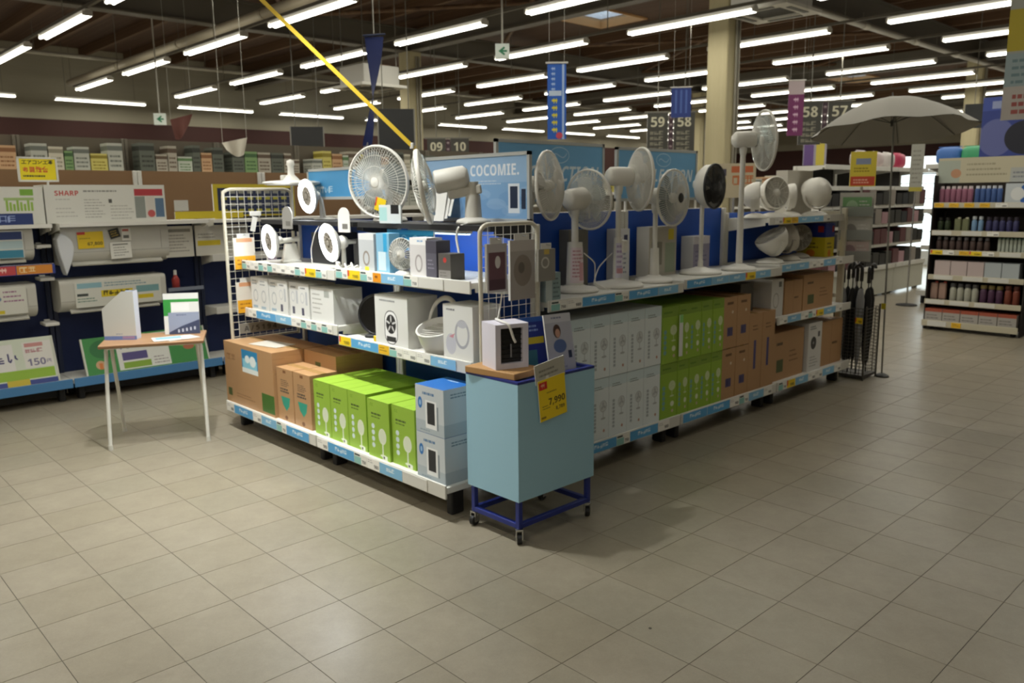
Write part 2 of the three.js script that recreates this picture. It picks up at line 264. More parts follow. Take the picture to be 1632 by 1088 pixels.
{ // display spotlights on a dropped track over the ring light shelves
  const t = thing('spotlight_track', 'dropped black track with spotlight heads over the ring light display', 'track', [-4.1, 3.05, -1.85]), bk = M('#26262a', 0.45);
  mesh('rail', bx(1.9, 0.035, 0.04, 0, 0.02, 0), bk, t); for (const x of [-0.8, 0.8]) mesh('drop_cable', cyl(0.004, 0.004, 4.34 - 3.09, 6, x, 0.037, 0), bk, t);
  for (const x of [-0.62, 0.0, 0.62]) {
    const h = new THREE.Group(); h.name = 'spot_head'; h.position.set(x, -0.04, 0); t.add(h);
    mesh('stem', cyl(0.01, 0.01, 0.04, 8), bk, h); mesh('can', lathe([[0, 0.02], [0.04, 0.015], [0.05, -0.02], [0.052, -0.12], [0.046, -0.12], [0.044, -0.05], [0, -0.04]], 20), bk, h);
    mesh('lamp_face', new THREE.CylinderGeometry(0.04, 0.04, 0.01, 18).translate(0, -0.07, 0), new THREE.MeshStandardMaterial({ color: '#ffffff', emissive: new THREE.Color(0.95, 0.98, 1), emissiveIntensity: 6 }), h);
    const s = new THREE.SpotLight(new THREE.Color(0.95, 0.98, 0.97), SPOT, 0, rad2(46), 1, 2); s.position.set(-4.1 + x, 2.9, -1.85); s.target.position.set(-4.1 + x * 1.25, 0, -2.1); s.castShadow = true; s.shadow.radius = 2; scene.add(s, s.target);
  }
}
// ------------------------------------------------------------------ shelving
const TAG = {   // shelf-edge tickets: width in metres and print
  w: [0.115, art(92, 44, (x, w, h) => { fill(x, '#f1efe8', 0, 0, w, h); rows(x, '#8a8a88', 8, 8, 40, 2, 8); word(x, '980', 52, 36, 20, '#2b2b2b'); })],
  b: [0.27, art(216, 44, (x, w, h) => { fill(x, '#5aa7dc', 0, 0, w, h); glyphs(x, '扇風機特集', 60, 12, 18, '#e8f4fc', 0.12); })],
  l: [0.2, art(160, 44, (x, w, h) => { fill(x, '#86bfe3', 0, 0, w, h); glyphs(x, '涼感風', 48, 12, 18, '#eef7fc', 0.12); })],
  y: [0.125, art(100, 44, (x, w, h) => { fill(x, '#f0cf1e', 0, 0, w, h); fill(x, '#d8432a', 0, 0, 14, 30); word(x, '1980', 38, 36, 22, '#4a3a10'); })],
  o: [0.075, art(60, 44, (x, w, h) => { fill(x, '#e8971c', 0, 0, w, h); glyphs(x, '品', 14, 10, 22, '#7a3c08', 0.1); })],
  t: [0.12, art(96, 44, (x, w, h) => { fill(x, '#eceae2', 0, 0, w, h); fill(x, '#8fc4bd', 0, 14, 52, 30); fill(x, '#3a4a48', 4, 3, 40, 8); word(x, '750', 58, 36, 18, '#333'); })],
  g: [0.2, art(160, 44, (x, w, h) => { fill(x, '#d9d8d1', 0, 0, w, h); })],
  k: [0.1, art(80, 44, (x, w, h) => { fill(x, '#e9b92a', 0, 0, w, h); rows(x, '#8a5a10', 10, 12, 50, 2, 12, 4); })],
};
const WHITE = M('#dedcd4', 0.45), NAVY = M('#12234f', 0.65), BLUE = M('#1450b4', 0.5), DARK = M('#1c1c1e', 0.6), RAILW = M('#d6d4cc', 0.4), RAILB = M('#4f86b8', 0.45), CHROME = M('#c9c9c6', 0.25, 0.9), IVORY = M('#cfc9b6', 0.45);
// one bay of gondola shelving: width along local x, goods face local +z, back at z = 0
function gondola(name, label, pos, turn, o) {
  const t = thing(name, label, 'shelf unit', pos, turn, o.group), w = o.w ?? 1.2, D = o.D ?? 0.6, H = o.H ?? 1.4, body = o.body ?? WHITE;
  mesh('back_panel', bx(w - 0.05, H - 0.16, 0.02, w / 2, 0.16 + (H - 0.16) / 2, 0.012), o.panel ?? BLUE, t);
  for (const x of [0.02, w - 0.02]) mesh('upright', rb(0.035, H, 0.045, 0.006, x, H / 2, 0.022), o.post ?? body, t);
  const deck = mesh('base_deck', bx(w - 0.006, 0.03, D, w / 2, (o.baseY ?? 0.17) - 0.015, D / 2), body, t);
  const rails = (part, y, d, tags, rail = RAILW, hgt = 0.062) => {
    const r = mesh('price_rail', rb(w - 0.012, hgt, 0.012, 0.003, w / 2, y - hgt / 2 + 0.012, d + 0.006, 1), rail, part);
    let x = 0.02; const hh = hgt - 0.012;
    for (const k of tags ?? '') { if (k === ' ') { x += 0.05; continue; } const [tw, reg] = TAG[k]; if (x + tw > w - 0.015) break; const m = mesh('price_ticket', card(tw, hh, 0.003, reg), sheetOf(reg), part); m.position.set(x + tw / 2, y - hgt / 2 + 0.012, d + 0.0145); x += tw + 0.003; }
  };
  rails(deck, o.baseY ?? 0.17, D, o.tags, o.rail, 0.07);
  mesh('kick_plate', bx(w - (o.kickMat ? 0.01 : 0.1), (o.baseY ?? 0.17) - 0.07, 0.02, w / 2, (o.baseY ?? 0.17) / 2, D - (o.kick ?? 0.3)), o.kickMat ?? DARK, t);
  for (const x of [0.07, w - 0.07]) for (const z of [0.06, D - 0.1]) mesh('foot', rb(0.045, (o.baseY ?? 0.17) - 0.03, 0.08, 0.01, x, ((o.baseY ?? 0.17) - 0.03) / 2, z), DARK, t);
  for (const s of o.shelves ?? []) {
    const p = mesh('shelf', bx(w - 0.05, 0.028, s.d, w / 2, s.y - 0.014, s.d / 2 + 0.022), s.mat ?? body, t);
    if (s.tags !== undefined) rails(p, s.y, s.d + 0.022, s.tags, s.rail, s.h);
    for (const x of [0.03, w - 0.03]) mesh('bracket', plate(poly([[0, 0], [s.d * 0.9, 0], [s.d * 0.9, -0.02], [0, -0.07]]), 0.006).rotateY(-PI / 2).translate(x + 0.003, s.y - 0.028, 0.022), s.mat ?? body, p);
  }
  return t;
}
const A = 0, B = PI / 2;
gondola('gondola_shelf', 'white gondola bay with ring light fans above brown cartons', [-5.29, 0, -2.95], A, { D: 0.64, H: 1.4, tags: 'wbwltb', shelves: [{ y: 0.795, d: 0.44, tags: ' wblwtttw' }, { y: 1.12, d: 0.44, tags: 'twttwwtyt' }, { y: 1.4, d: 0.3, mat: DARK }], kick: 0.35 });
gondola('gondola_shelf', 'white gondola bay with small fans above green fan boxes', [-4.09, 0, -2.95], A, { D: 0.64, H: 1.4, tags: 'wbtwlg', shelves: [{ y: 0.745, d: 0.44, tags: 'ybktwwl w' }, { y: 1.135, d: 0.44, tags: 'tytoltg' }, { y: 1.4, d: 0.3, mat: DARK }], kick: 0.35 });
gondola('gondola_shelf', 'white gondola bay with stand fans above pale grey fan boxes', [-3.36, 0, -2.955], B, { D: 0.5, H: 1.44, tags: 'bbtbwb', shelves: [{ y: 1.0, d: 0.48, tags: 'twbtblw', h: 0.06 }], kick: 0.25 });
gondola('gondola_shelf', 'white gondola bay with stand fans above green boxes and tall brown cartons', [-3.36, 0, -4.157], B, { D: 0.5, H: 1.44, tags: 'bbwtlw', shelves: [{ y: 1.015, d: 0.48, tags: 'bllyl w', h: 0.06 }], kick: 0.25 });
gondola('gondola_shelf', 'white gondola bay with circulator fans above brown cartons', [-3.36, 0, -5.359], B, { D: 0.5, H: 1.4, tags: 'tylwwlw', shelves: [{ y: 0.65, d: 0.46, tags: 'wlwtylw', h: 0.06 }, { y: 1.03, d: 0.46, tags: 'llwwlw', h: 0.06 }, { y: 1.36, d: 0.36, tags: ' wykllw', h: 0.055 }], kick: 0.25 });
{ // end post that closes the run
  const t = thing('end_panel', 'cream end post closing the fan gondola beside the umbrella basket', 'post', [-3.0, 0, -6.585]);
  mesh('post', rb(0.05, 1.42, 0.035, 0.006, 0.02, 0.71, 0), IVORY, t); mesh('post', rb(0.05, 1.42, 0.035, 0.006, -0.33, 0.71, 0), IVORY, t);
  for (const y of [0.12, 0.7, 1.38]) mesh('cross_rail', rb(0.32, 0.03, 0.025, 0.004, -0.155, y, 0), IVORY, t);
}
// header boards
const signArt = (title) => art(480, 170, (x, w, h) => { fill(x, '#7ab8e4', 0, 0, w, h); fill(x, '#72b0de', 10, 10, w - 20, h - 20); ring(x, '#b4d8f0', w * 0.56, 34, 44, 3, 22); x.beginPath(); x.moveTo(w * 0.5, 38); x.bezierCurveTo(w * 0.53, 12, w * 0.58, 62, w * 0.63, 28); x.strokeStyle = '#a9d0ee'; x.lineWidth = 4; x.stroke(); word(x, title, w - 26, 108, 60, '#e2eff8', 'italic bold', 'sans-serif', 'right'); }, 1);
function header(label, w, h, region, pos, turn, stand) {
  const t = thing('header_sign', label, 'sign', pos, turn);
  const m = mesh('board', card(w, h, 0.012, region), sheetOf(region), t); m.position.y = h / 2;
  mesh('frame', [bx(w + 0.03, 0.018, 0.02, 0, h, 0), bx(w + 0.03, 0.018, 0.02, 0, 0, 0), bx(0.018, h + 0.018, 0.02, -w / 2 - 0.006, h / 2, 0), bx(0.018, h + 0.018, 0.02, w / 2 + 0.006, h / 2, 0)], M('#b9bcba', 0.4), t);
  for (const s of [-1, 1]) mesh('stand_rod', bx(0.014, stand, 0.014, s * w * 0.38, -stand / 2, -0.012), WHITE, t);
}
header('light blue header sign reading COLLECTION behind the first stand fan', 0.88, 0.34, signArt('COLLECTION'), [-3.33, 1.5, -3.5], B, 0.1);
header('light blue header sign behind the middle stand fans', 0.86, 0.32, signArt('COLLECTION'), [-3.33, 1.51, -4.52], B, 0.11);
header('plain light blue header sign over the ring light fans', 0.95, 0.19, art(380, 80, (x, w, h) => { fill(x, '#4f9fd6', 0, 0, w, h); glyphs(x, '涼しい夏', 40, 48, 20, '#d8ecf8', 0.12); ring(x, '#bfe0f4', w - 120, 36, 22, 3); }, 1), [-4.68, 1.54, -2.955], A, 0.14);
header('pale blue picture sign reading COCOMIE behind the white fan motor', 0.84, 0.34, art(480, 190, (x, w, h) => {
  fill(x, '#7fa9d3', 0, 0, w, h); fill(x, '#93b6da', 0, 0, w, 80); for (let i = 0; i < 9; i++) { x.globalAlpha = 0.25; disc(x, '#5f8fc4', (i * 83) % w, 110 + (i * 31) % 70, 60, 22); disc(x, '#b9d2e8', (i * 137) % w, 100 + (i * 47) % 80, 44, 16); } x.globalAlpha = 1;
  word(x, 'COCOMIE.', 334, 60, 45, '#e9eef5', 'bold', 'sans-serif', 'center'); rows(x, '#c9d7e6', 250, 74, 130, 2, 8, 3); fill(x, '#dfe6ee', 396, 84, 48, 84); fill(x, '#1d2a44', 404, 92, 32, 62); fill(x, '#1d2a44', 452, 100, 18, 56); fill(x, '#e8c9a8', 20, 128, 46, 62); disc(x, '#4a372c', 42, 118, 22);
}, 1), [-3.4, 1.415, -2.955], A, 0.015);

// ------------------------------------------------------------------ cartons and retail boxes
function carton(name, label, group, pos, size, turn, f, tape) {
  const reg = f[0]; const m = solo(name, faced(...size, f).translate(0, size[1] / 2, 0), sheetOf(reg), label, 'box', pos, turn, group);
  if (tape) { mesh('packing_tape', bx(size[0] < size[2] ? 0.045 : size[0] + 0.002, 0.0015, size[0] < size[2] ? size[2] + 0.002 : 0.045, 0, size[1] + 0.0008, 0), M('#b7935f', 0.25), m); mesh('top_seam', bx(size[0] < size[2] ? 0.003 : size[0] * 0.98, 0.0008, size[0] < size[2] ? size[2] * 0.98 : 0.003, 0, size[1] + 0.0017, 0), M('#7d5b38', 0.6), m); }
  return m;
}
const K = '#b48c62', brown = (draw, w = 200, h = 200) => art(w, h, (x, W, Hh) => { fill(x, K, 0, 0, W, Hh); for (let i = 0; i < 260; i++) { x.globalAlpha = 0.06; fill(x, i % 2 ? '#8a6240' : '#caa075', (i * 71) % W, (i * 113) % Hh, 14, 1); } x.globalAlpha = 1; draw?.(x, W, Hh); });
const plainK = brown(null, 64, 64);
// the big carton at the end of the low deck
const bigFront = brown((x, w, h) => { fill(x, '#2a86b8', 100, 14, 84, 74); fill(x, '#8fd0e6', 104, 44, 76, 30); disc(x, '#e9f2f2', 130, 44, 13); disc(x, '#e9f2f2', 158, 48, 16, 18); fill(x, '#e9f0ee', 100, 74, 84, 16); glyphs(x, '天吊', 16, 40, 22, '#8b643f', 0.1); rows(x, '#8b643f', 60, 170, 110, 2, 9, 3); fill(x, '#4d5a2a', 12, 160, 22, 26); fill(x, '#3f6b22', 196, 140, 64, 60); }, 260, 210);
{ const m = carton('shipping_carton', 'large brown carton with a blue and white picture label', undefined, [-4.985, 0.17, -2.52], [0.69, 0.42, 0.38], 0, [plainK, plainK, plainK, plainK, bigFront, plainK], true);
  mesh('leaflet', bx(0.28, 0.002, 0.16).rotateY(0.2).translate(0.06, 0.423, 0.04), M('#ddd8cc', 0.3), m); }
carton('shipping_carton', 'brown carton pushed to the back behind the large labelled carton', undefined, [-4.43, 0.17, -2.715], [0.38, 0.42, 0.34], 0, [plainK, plainK, plainK, plainK, brown((x, w, h) => { fill(x, '#4d5a2a', 70, 30, 34, 30); }), plainK], true);
const slimBrown = brown((x, w, h) => { fill(x, '#7a4d2a', w / 2 - 8, 8, 16, 10); rows(x, '#5b4a3c', 22, 44, 44, 4, 7, 3); rows(x, '#3c3a38', 18, 76, 54, 2, 10, 6); x.fillStyle = '#2c9a82'; x.beginPath(); x.moveTo(20, 108); x.lineTo(70, 108); x.lineTo(64, 140); x.lineTo(48, 160); x.lineTo(30, 140); x.fill(); disc(x, '#7a4d2a', w / 2, 186, 8); }, 90, 200);
for (const [i, x] of [[0, -4.53], [1, -4.32]].entries()) carton('slim_carton', 'slim brown carton with a green emblem beside the green fan boxes', 'slim brown cartons', [x[1], 0.17, -2.445], [0.2, 0.335, 0.19], 0, [plainK, plainK, plainK, plainK, slimBrown, plainK], true);
// green fan boxes
const G0 = '#93b83a', GD = '#7f9f34';
const greenFront = art(120, 200, (x, w, h) => { fill(x, G0, 0, 0, w, h); fill(x, GD, 0, 0, w, 3); word(x, 'CC', 16, 24, 14, '#6f9a18'); rows(x, '#33461a', 22, 46, 70, 1, 9, 6); rows(x, '#4d6620', 22, 58, 60, 1, 9, 4); for (let i = 0; i < 4; i++) disc(x, '#cfdfe2', 30, 92 + i * 22, 9); x.save(); x.translate(80, 120); disc(x, '#d8e0c8', 0, 0, 20, 26); ring(x, '#eef3e4', 0, 0, 20, 2, 26); fill(x, '#dfe8d2', -3, 20, 7, 44); disc(x, '#e6ecd9', 4, 66, 18, 5); x.restore(); fill(x, '#e9ede0', 78, 184, 26, 14); fill(x, '#444', 82, 187, 8, 8); });
const greenSide = art(100, 120, (x, w, h) => { fill(x, G0, 0, 0, w, h); rows(x, '#5d8216', 12, 14, 70, 6, 12, 4); }), greenTop = art(100, 200, (x, w, h) => { fill(x, G0, 0, 0, w, h); fill(x, '#6f8f2c', w / 2 - 1, 0, 2, h); rows(x, '#7da818', 18, 18, 60, 2, 10, 4); });
const greenF = [greenSide, greenSide, greenTop, greenSide, greenFront, greenSide];
[-4.09, -3.905, -3.72, -3.5, -3.295].forEach((x, i) => carton('fan_box', 'green fan box with white pictograms on the low deck beside slim brown cartons', 'green fan boxes on the low deck', [x, 0.17, -2.57 + (i === 3 ? 0.012 : 0)], [i > 2 ? 0.198 : 0.18, 0.325 - (i > 2 ? 0.008 : 0), 0.44], 0, greenF));
// blue topped boxes
const coolFront = art(130, 150, (x, w, h) => { fill(x, '#c9d0d4', 0, 0, w, h); fill(x, '#b4bfc6', 0, 110, w, 40); rows(x, '#5b7ea6', 34, 20, 70, 1, 8, 8); disc(x, '#2a6fb5', 22, 56, 10, 18); disc(x, '#9cc1e2', 22, 56, 5, 9); fill(x, '#eef0f0', 46, 44, 50, 88); fill(x, '#26282c', 54, 50, 34, 68); ring(x, '#9aa3a8', 71, 88, 0.1, 1); fill(x, '#7d8890', 98, 58, 6, 74); rows(x, '#8ea0ad', 20, 138, 60, 1, 6, 4); });
const coolSide = art(110, 150, (x, w, h) => { fill(x, '#c9d0d4', 0, 0, w, h); rows(x, '#6d8290', 24, 18, 60, 2, 9, 4); fill(x, '#b4bfc6', 0, 110, w, 40); }), coolTop = art(110, 110, (x, w, h) => { fill(x, '#1f66b4', 0, 0, w, h); rows(x, '#bcd6ee', 30, 20, 50, 1, 8, 6); });
for (const [i, y] of [0.17, 0.407].entries()) carton('cooler_box', i ? 'upper of two stacked grey boxes with a blue lid and cooler picture' : 'lower of two stacked grey boxes with a cooler picture', 'boxes of personal coolers', [-3.03, y, -2.42], [0.22, 0.235, 0.2], 0, [coolSide, coolSide, coolTop, coolSide, coolFront, coolSide]);
// pale grey boxes, green boxes and cartons below the stand fans (they face +x)
const paleFront = art(100, 200, (x, w, h) => { fill(x, '#e4ecee', 0, 0, w, h); fill(x, '#d2e2e6', 0, 0, w, 34); rows(x, '#7b8a8e', 18, 26, 60, 2, 7, 3); for (let i = 0; i < 8; i++) fill(x, '#a9b3b8', 20, 78 + i * 12, 12, 9); fanDrawing(x, 70, 92, 18, '#b2b8ba', '#d2d8d8'); disc(x, '#b98a7a', 74, 172, 5); fill(x, '#8f9a9e', 0, 198, w, 2); });
const paleSide = art(64, 64, (x, w, h) => { fill(x, '#e4ecee', 0, 0, w, h); }), paleF = [paleSide, paleSide, paleSide, paleSide, paleFront, paleSide];
const seamsW = [-2.99, -3.16, -3.325, -3.49, -3.652, -3.81, -3.975];
for (const y of [0, 1]) for (let i = 0; i + 1 < seamsW.length; i++) carton('fan_box', 'pale grey fan box with faint fan picture, ' + (y ? 'stacked on the lower row under the shelf' : 'in the row that stands on the deck'), y ? 'upper pale grey fan boxes' : 'lower pale grey fan boxes', [-3.08 + 0.002 * ((i * 3 + y) % 3), 0.17 + y * 0.358, (seamsW[i] + seamsW[i + 1]) / 2], [seamsW[i] - seamsW[i + 1] - 0.004, 0.356, 0.4], B, paleF);
const green2 = art(90, 200, (x, w, h) => { fill(x, G0, 0, 0, w, h); fill(x, '#7f9f34', 0, 0, w, 36); rows(x, '#55801a', 10, 18, 60, 1, 8, 5); for (let i = 0; i < 5; i++) disc(x, '#74a6a0', 18, 88 + i * 18, 8); fanDrawing(x, 62, 84, 17, '#c9d8a6', '#cfdcae'); disc(x, '#dfe6c9', 64, 150, 10); disc(x, '#c9b49a', 66, 176, 6); });
const green2F = [greenSide, greenSide, greenTop, greenSide, green2, greenSide], seamsG = [-3.98, -4.155, -4.275, -4.405, -4.53, -4.66];
for (const y of [0, 1]) for (let i = 0; i < 5; i++) carton('fan_box', 'green fan box between pale grey boxes and brown cartons, ' + (y ? 'stacked on the lower one' : 'standing on the deck'), y ? 'upper green fan boxes' : 'lower green fan boxes', [-3.08 + 0.002 * ((i + y) % 3), 0.17 + y * 0.35, (seamsG[i] + seamsG[i + 1]) / 2], [seamsG[i] - seamsG[i + 1] - 0.003, 0.348, 0.4], B, green2F);
{ const s = solo('notice_strip', card(0.035, 0.26, 0.004, art(40, 260, (x, w, h) => { fill(x, '#8fd07a', 0, 0, w, 50); fill(x, '#e3e5e4', 0, 50, w, h - 50); })), sheets[0].m, 'narrow white paper strip hanging in front of green fan boxes', 'price strip', [-2.868, 0.68, -4.165], B); s.userData.label = 'narrow white paper strip hanging in front of green fan boxes'; }
const b1 = brown((x, w, h) => { fill(x, '#6b4a2e', 24, 20, 40, 10); disc(x, '#d8c8b0', 60, 60, 6); fill(x, '#4b4570', 28, 118, 36, 34); fill(x, '#3c3866', 34, 126, 10, 20); }, 90, 200), b2 = brown((x, w, h) => { fill(x, '#4a4478', 34, 90, 16, 96); rows(x, '#6b4a2e', 24, 40, 44, 2, 12, 4); }, 90, 260), b3 = brown((x, w, h) => { rows(x, '#4d3a28', 30, 30, 60, 1, 8, 8); fill(x, '#4f5a36', 34, 80, 44, 36); rows(x, '#7a5738', 120, 60, 60, 3, 14, 4); }, 220, 140), b4 = brown((x, w, h) => { rows(x, '#5a4028', 120, 70, 70, 1, 8, 7); fill(x, '#8a6138', 108, 0, 2, h); }, 220, 140);
const KF = (f) => [plainK, plainK, plainK, plainK, f, plainK];
for (const y of [0, 1]) for (const z of [-4.745, -4.915]) carton('shipping_carton', 'brown carton with a small purple mark in the two by two stack', 'two by two stack of brown cartons', [-3.08, 0.17 + y * 0.35, z], [0.165, 0.345, 0.4], B, KF(b1), true);
for (const z of [-5.086, -5.263]) carton('tall_carton', 'tall brown carton with a purple upright band', 'tall brown cartons', [-3.08, 0.17, z], [0.172, 0.55, 0.4], B, KF(b2), true);
carton('small_carton', 'dark grey box on top of the tall brown cartons', undefined, [-3.12, 0.722, -5.1], [0.17, 0.2, 0.3], B, Array(6).fill(plain('#4c4b47')));
carton('shipping_carton', 'wide brown carton with a green mark on the low deck of the circulator bay', undefined, [-3.1, 0.17, -5.62], [0.48, 0.36, 0.38], B, KF(b3), true);
const circFront = art(100, 200, (x, w, h) => { fill(x, '#d6d4d0', 0, 0, w, h); rows(x, '#777', 14, 14, 50, 2, 9, 5); disc(x, '#3a3a3c', 40, 84, 20, 26); disc(x, '#8d8c8a', 40, 84, 6); fill(x, '#5a5a5c', 70, 40, 16, 22); rows(x, '#9a9894', 16, 140, 60, 4, 12, 4); });
const paleBox = plain('#d6d4d0');
carton('circulator_box', 'white circulator box with a dark fan picture between brown cartons on the low deck', undefined, [-3.07, 0.17, -6.005], [0.22, 0.38, 0.36], B, [paleBox, paleBox, paleBox, paleBox, circFront, paleBox]);
carton('shipping_carton', 'plain brown carton at the end post on the low deck', undefined, [-3.1, 0.17, -6.33], [0.38, 0.36, 0.38], B, KF(b4), true);
carton('circulator_box', 'white circulator box on the shelf above the brown cartons', undefined, [-3.1, 0.65, -5.455], [0.17, 0.275, 0.34], B, [paleBox, paleBox, paleBox, paleBox, art(100, 160, (x, w, h) => { fill(x, '#d6d4d0', 0, 0, w, h); fill(x, '#6a6a66', 60, 12, 24, 22); ring(x, '#9a968e', 40, 90, 22, 4, 30); }), paleBox]);
carton('shipping_carton', 'brown carton beside the white circulator box on the middle shelf', undefined, [-3.1, 0.65, -5.7], [0.27, 0.25, 0.34], B, KF(b4), true);
carton('shipping_carton', 'brown carton with dark print at the end of the middle shelf', undefined, [-3.1, 0.65, -6.1], [0.5, 0.275, 0.34], B, KF(b3), true);
// middle shelves
const miniFront = art(80, 110, (x, w, h) => { fill(x, '#dcdcd8', 0, 0, w, h); rows(x, '#7a7a7a', 14, 12, 44, 1, 8, 5); fill(x, '#b9bcbf', 52, 24, 14, 40); fill(x, '#4a4a5e', 20, 74, 18, 22); ring(x, '#c2c4c6', 28, 44, 14, 4); }), miniFront2 = art(80, 110, (x, w, h) => { fill(x, '#dcdcd8', 0, 0, w, h); rows(x, '#8d9294', 12, 10, 50, 2, 10, 4); ring(x, '#b4b8ba', 40, 60, 18, 5); fill(x, '#9fb4c2', 14, 92, 40, 8); }), miniS = plain('#dcdcd8'), miniT = plain('#dcdcd8');
[-5.16, -5.03, -4.9, -4.77, -4.63, -4.5].forEach((x, i) => carton('mini_fan_box', i < 3 ? 'light grey clip fan box in the row on the short middle shelf' : 'white clip fan box with a dark square in the row on the short middle shelf', i < 3 ? 'light grey clip fan boxes' : 'white clip fan boxes', [x, 0.795, -2.6 + (i % 2) * 0.008], [0.125, 0.225, 0.19], 0, [miniS, miniS, miniT, miniS, i < 3 ? miniFront2 : miniFront, miniS]));
carton('mini_fan_box', 'wide off-white box at the end of the clip fan box row', undefined, [-4.29, 0.795, -2.6], [0.26, 0.215, 0.2], 0, [miniS, miniS, miniT, miniS, art(160, 110, (x, w, h) => { fill(x, '#dcdcd8', 0, 0, w, h); fill(x, '#a9aca6', 96, 8, 34, 20); rows(x, '#a5a49e', 12, 20, 70, 5, 14, 4); }), miniS]);
const bladeFront = art(200, 180, (x, w, h) => { fill(x, '#dcdcd8', 0, 0, w, h); rows(x, '#8a8a8c', 30, 16, 130, 1, 8, 6); x.fillStyle = '#efefef'; x.beginPath(); x.roundRect(60, 54, 76, 116, 34); x.fill(); x.strokeStyle = '#3a3a3c'; x.lineWidth = 3; x.stroke(); disc(x, '#2a2a2c', 98, 100, 30, 34); for (let i = 0; i < 5; i++) { x.save(); x.translate(98, 100); x.rotate(i * 1.257); disc(x, '#d4d4d4', 0, -18, 4, 13); x.restore(); } disc(x, '#101012', 98, 100, 7); fill(x, '#2a2a2c', 70, 144, 56, 18); });
carton('desk_fan_box', 'white box printed with a black bladed circulator', undefined, [-3.58, 0.745, -2.6], [0.3, 0.275, 0.2], 0, [miniS, miniS, miniT, miniS, bladeFront, miniS]);
carton('neck_fan_box', 'white box printed with a ring shaped neck fan', undefined, [-3.02, 0.745, -2.59], [0.225, 0.275, 0.18], 0, [miniS, miniS, miniT, miniS, art(150, 180, (x, w, h) => { fill(x, '#dcdcd8', 0, 0, w, h); rows(x, '#77777c', 18, 14, 60, 1, 8, 6); ring(x, '#a9aab0', 96, 92, 32, 9, 42); disc(x, '#b9bac2', 96, 60, 24, 12); disc(x, '#c4c4cc', 40, 128, 26, 34); x.fillStyle = '#c98a96'; x.beginPath(); x.moveTo(30, 104); x.lineTo(60, 92); x.lineTo(50, 108); x.fill(); }), miniS]);
{ // round black fan and the handled white fan on the middle shelf
  const t = thing('round_desk_fan', 'round black desk fan with a yellow tag on the middle shelf', 'fan', [-3.88, 0.745, -2.64], 0.5);
  mesh('drum', new THREE.CylinderGeometry(0.11, 0.12, 0.09, 28).rotateX(PI / 2).translate(0, 0.135, 0), M('#141416', 0.35), t); mesh('rim', new THREE.TorusGeometry(0.115, 0.008, 8, 32).translate(0, 0.135, 0.045), M('#26262a', 0.3), t);
  mesh('rear_hub', new THREE.SphereGeometry(0.05, 16, 10).scale(1, 1, 0.5).translate(0, 0.135, -0.05), M('#1d1d20', 0.4), t); mesh('foot', rb(0.16, 0.02, 0.12, 0.008, 0, 0.01, 0), M('#1d1d20', 0.4), t);
  const tg = TAG.y[1], m = mesh('price_tag', card(0.06, 0.05, 0.002, tg), sheetOf(tg), t); m.position.set(0.1, 0.05, 0.07);
  const u = thing('handled_fan', 'white handheld bucket fan with a hoop handle beside the neck fan box', 'fan', [-3.275, 0.745, -2.61], 0.3);
  mesh('bowl', lathe([[0.03, 0], [0.085, 0.01], [0.1, 0.06], [0.108, 0.13], [0.1, 0.135], [0.09, 0.07], [0.03, 0.03]], 32).rotateX(0.35).translate(0, 0.01, 0.01), M('#e3e1db', 0.35), u);
  mesh('handle', new THREE.TorusGeometry(0.098, 0.009, 10, 32, PI).scale(1, 1.5, 1).rotateX(-0.12).translate(0, 0.13, -0.02), M('#e3e1db', 0.35), u); mesh('rim', new THREE.TorusGeometry(0.106, 0.006, 8, 36).rotateX(PI / 2 + 0.35).translate(0, 0.134, 0.055), WHITE, u);
  mesh('inner_grille', [...Array(9)].map((_, i) => bx(0.19 * Math.cos((i - 4) * 0.2), 0.004, 0.006).translate(0, 0, (i - 4) * 0.02)).map((g) => g.rotateX(0.35).translate(0, 0.11, 0.045)), M('#bdbab2', 0.5), u);
  const c = thing('ticket_holder', 'yellow and white ticket leaning by the round black fan', 'price ticket', [-3.72, 0.745, -2.51], 0.2), r = TAG.w[1];
  const cc = mesh('ticket', card(0.1, 0.035, 0.002, r), sheetOf(r), c); cc.position.set(0.05, 0.018, 0); mesh('clip', rb(0.03, 0.04, 0.012, 0.004, -0.02, 0.02, 0), M('#e6c41c', 0.4), c);
}
// ------------------------------------------------------------------ fans
const rad = (d) => (d * PI) / 180;
const grilles = new Map();
function grille(R, depth, n, wire, hubR, p = 2.2) {   // domed wire guard, rim at z = 0, apex toward +z
  const key = [R, depth, n, wire, hubR, p].join(); if (grilles.has(key)) return grilles.get(key);
  const out = [], K = 6;
  const prof = (r) => depth * (1 - Math.pow(r / R, p));
  for (let i = 0; i < n; i++) {
    const a = (i / n) * 2 * PI, pos = [], idx = [];
    for (let k = 0; k <= K; k++) { const r = hubR + ((R - hubR) * k) / K, z = prof(r); for (const [u, v] of [[-1, -1], [1, -1], [1, 1], [-1, 1]]) pos.push(Math.cos(a) * r - Math.sin(a) * u * wire, Math.sin(a) * r + Math.cos(a) * u * wire, z + v * wire); }
    for (let k = 0; k < K; k++) for (let j = 0; j < 4; j++) { const q = k * 4 + j, w = k * 4 + ((j + 1) % 4); idx.push(q, w, q + 4, w, w + 4, q + 4); }
    const g = new THREE.BufferGeometry(); g.setAttribute('position', new THREE.Float32BufferAttribute(pos, 3)); g.setAttribute('uv', new THREE.Float32BufferAttribute(new Float32Array((pos.length / 3) * 2), 2)); g.setIndex(idx); g.computeVertexNormals(); out.push(g);
  }
  for (const f of [0.45, 0.75]) { const r = R * f; if (r > hubR) out.push(new THREE.TorusGeometry(r, wire * 1.2, 5, 40).translate(0, 0, prof(r))); }
  const g = join(out); grilles.set(key, g); return g;
}
const blades = new Map();
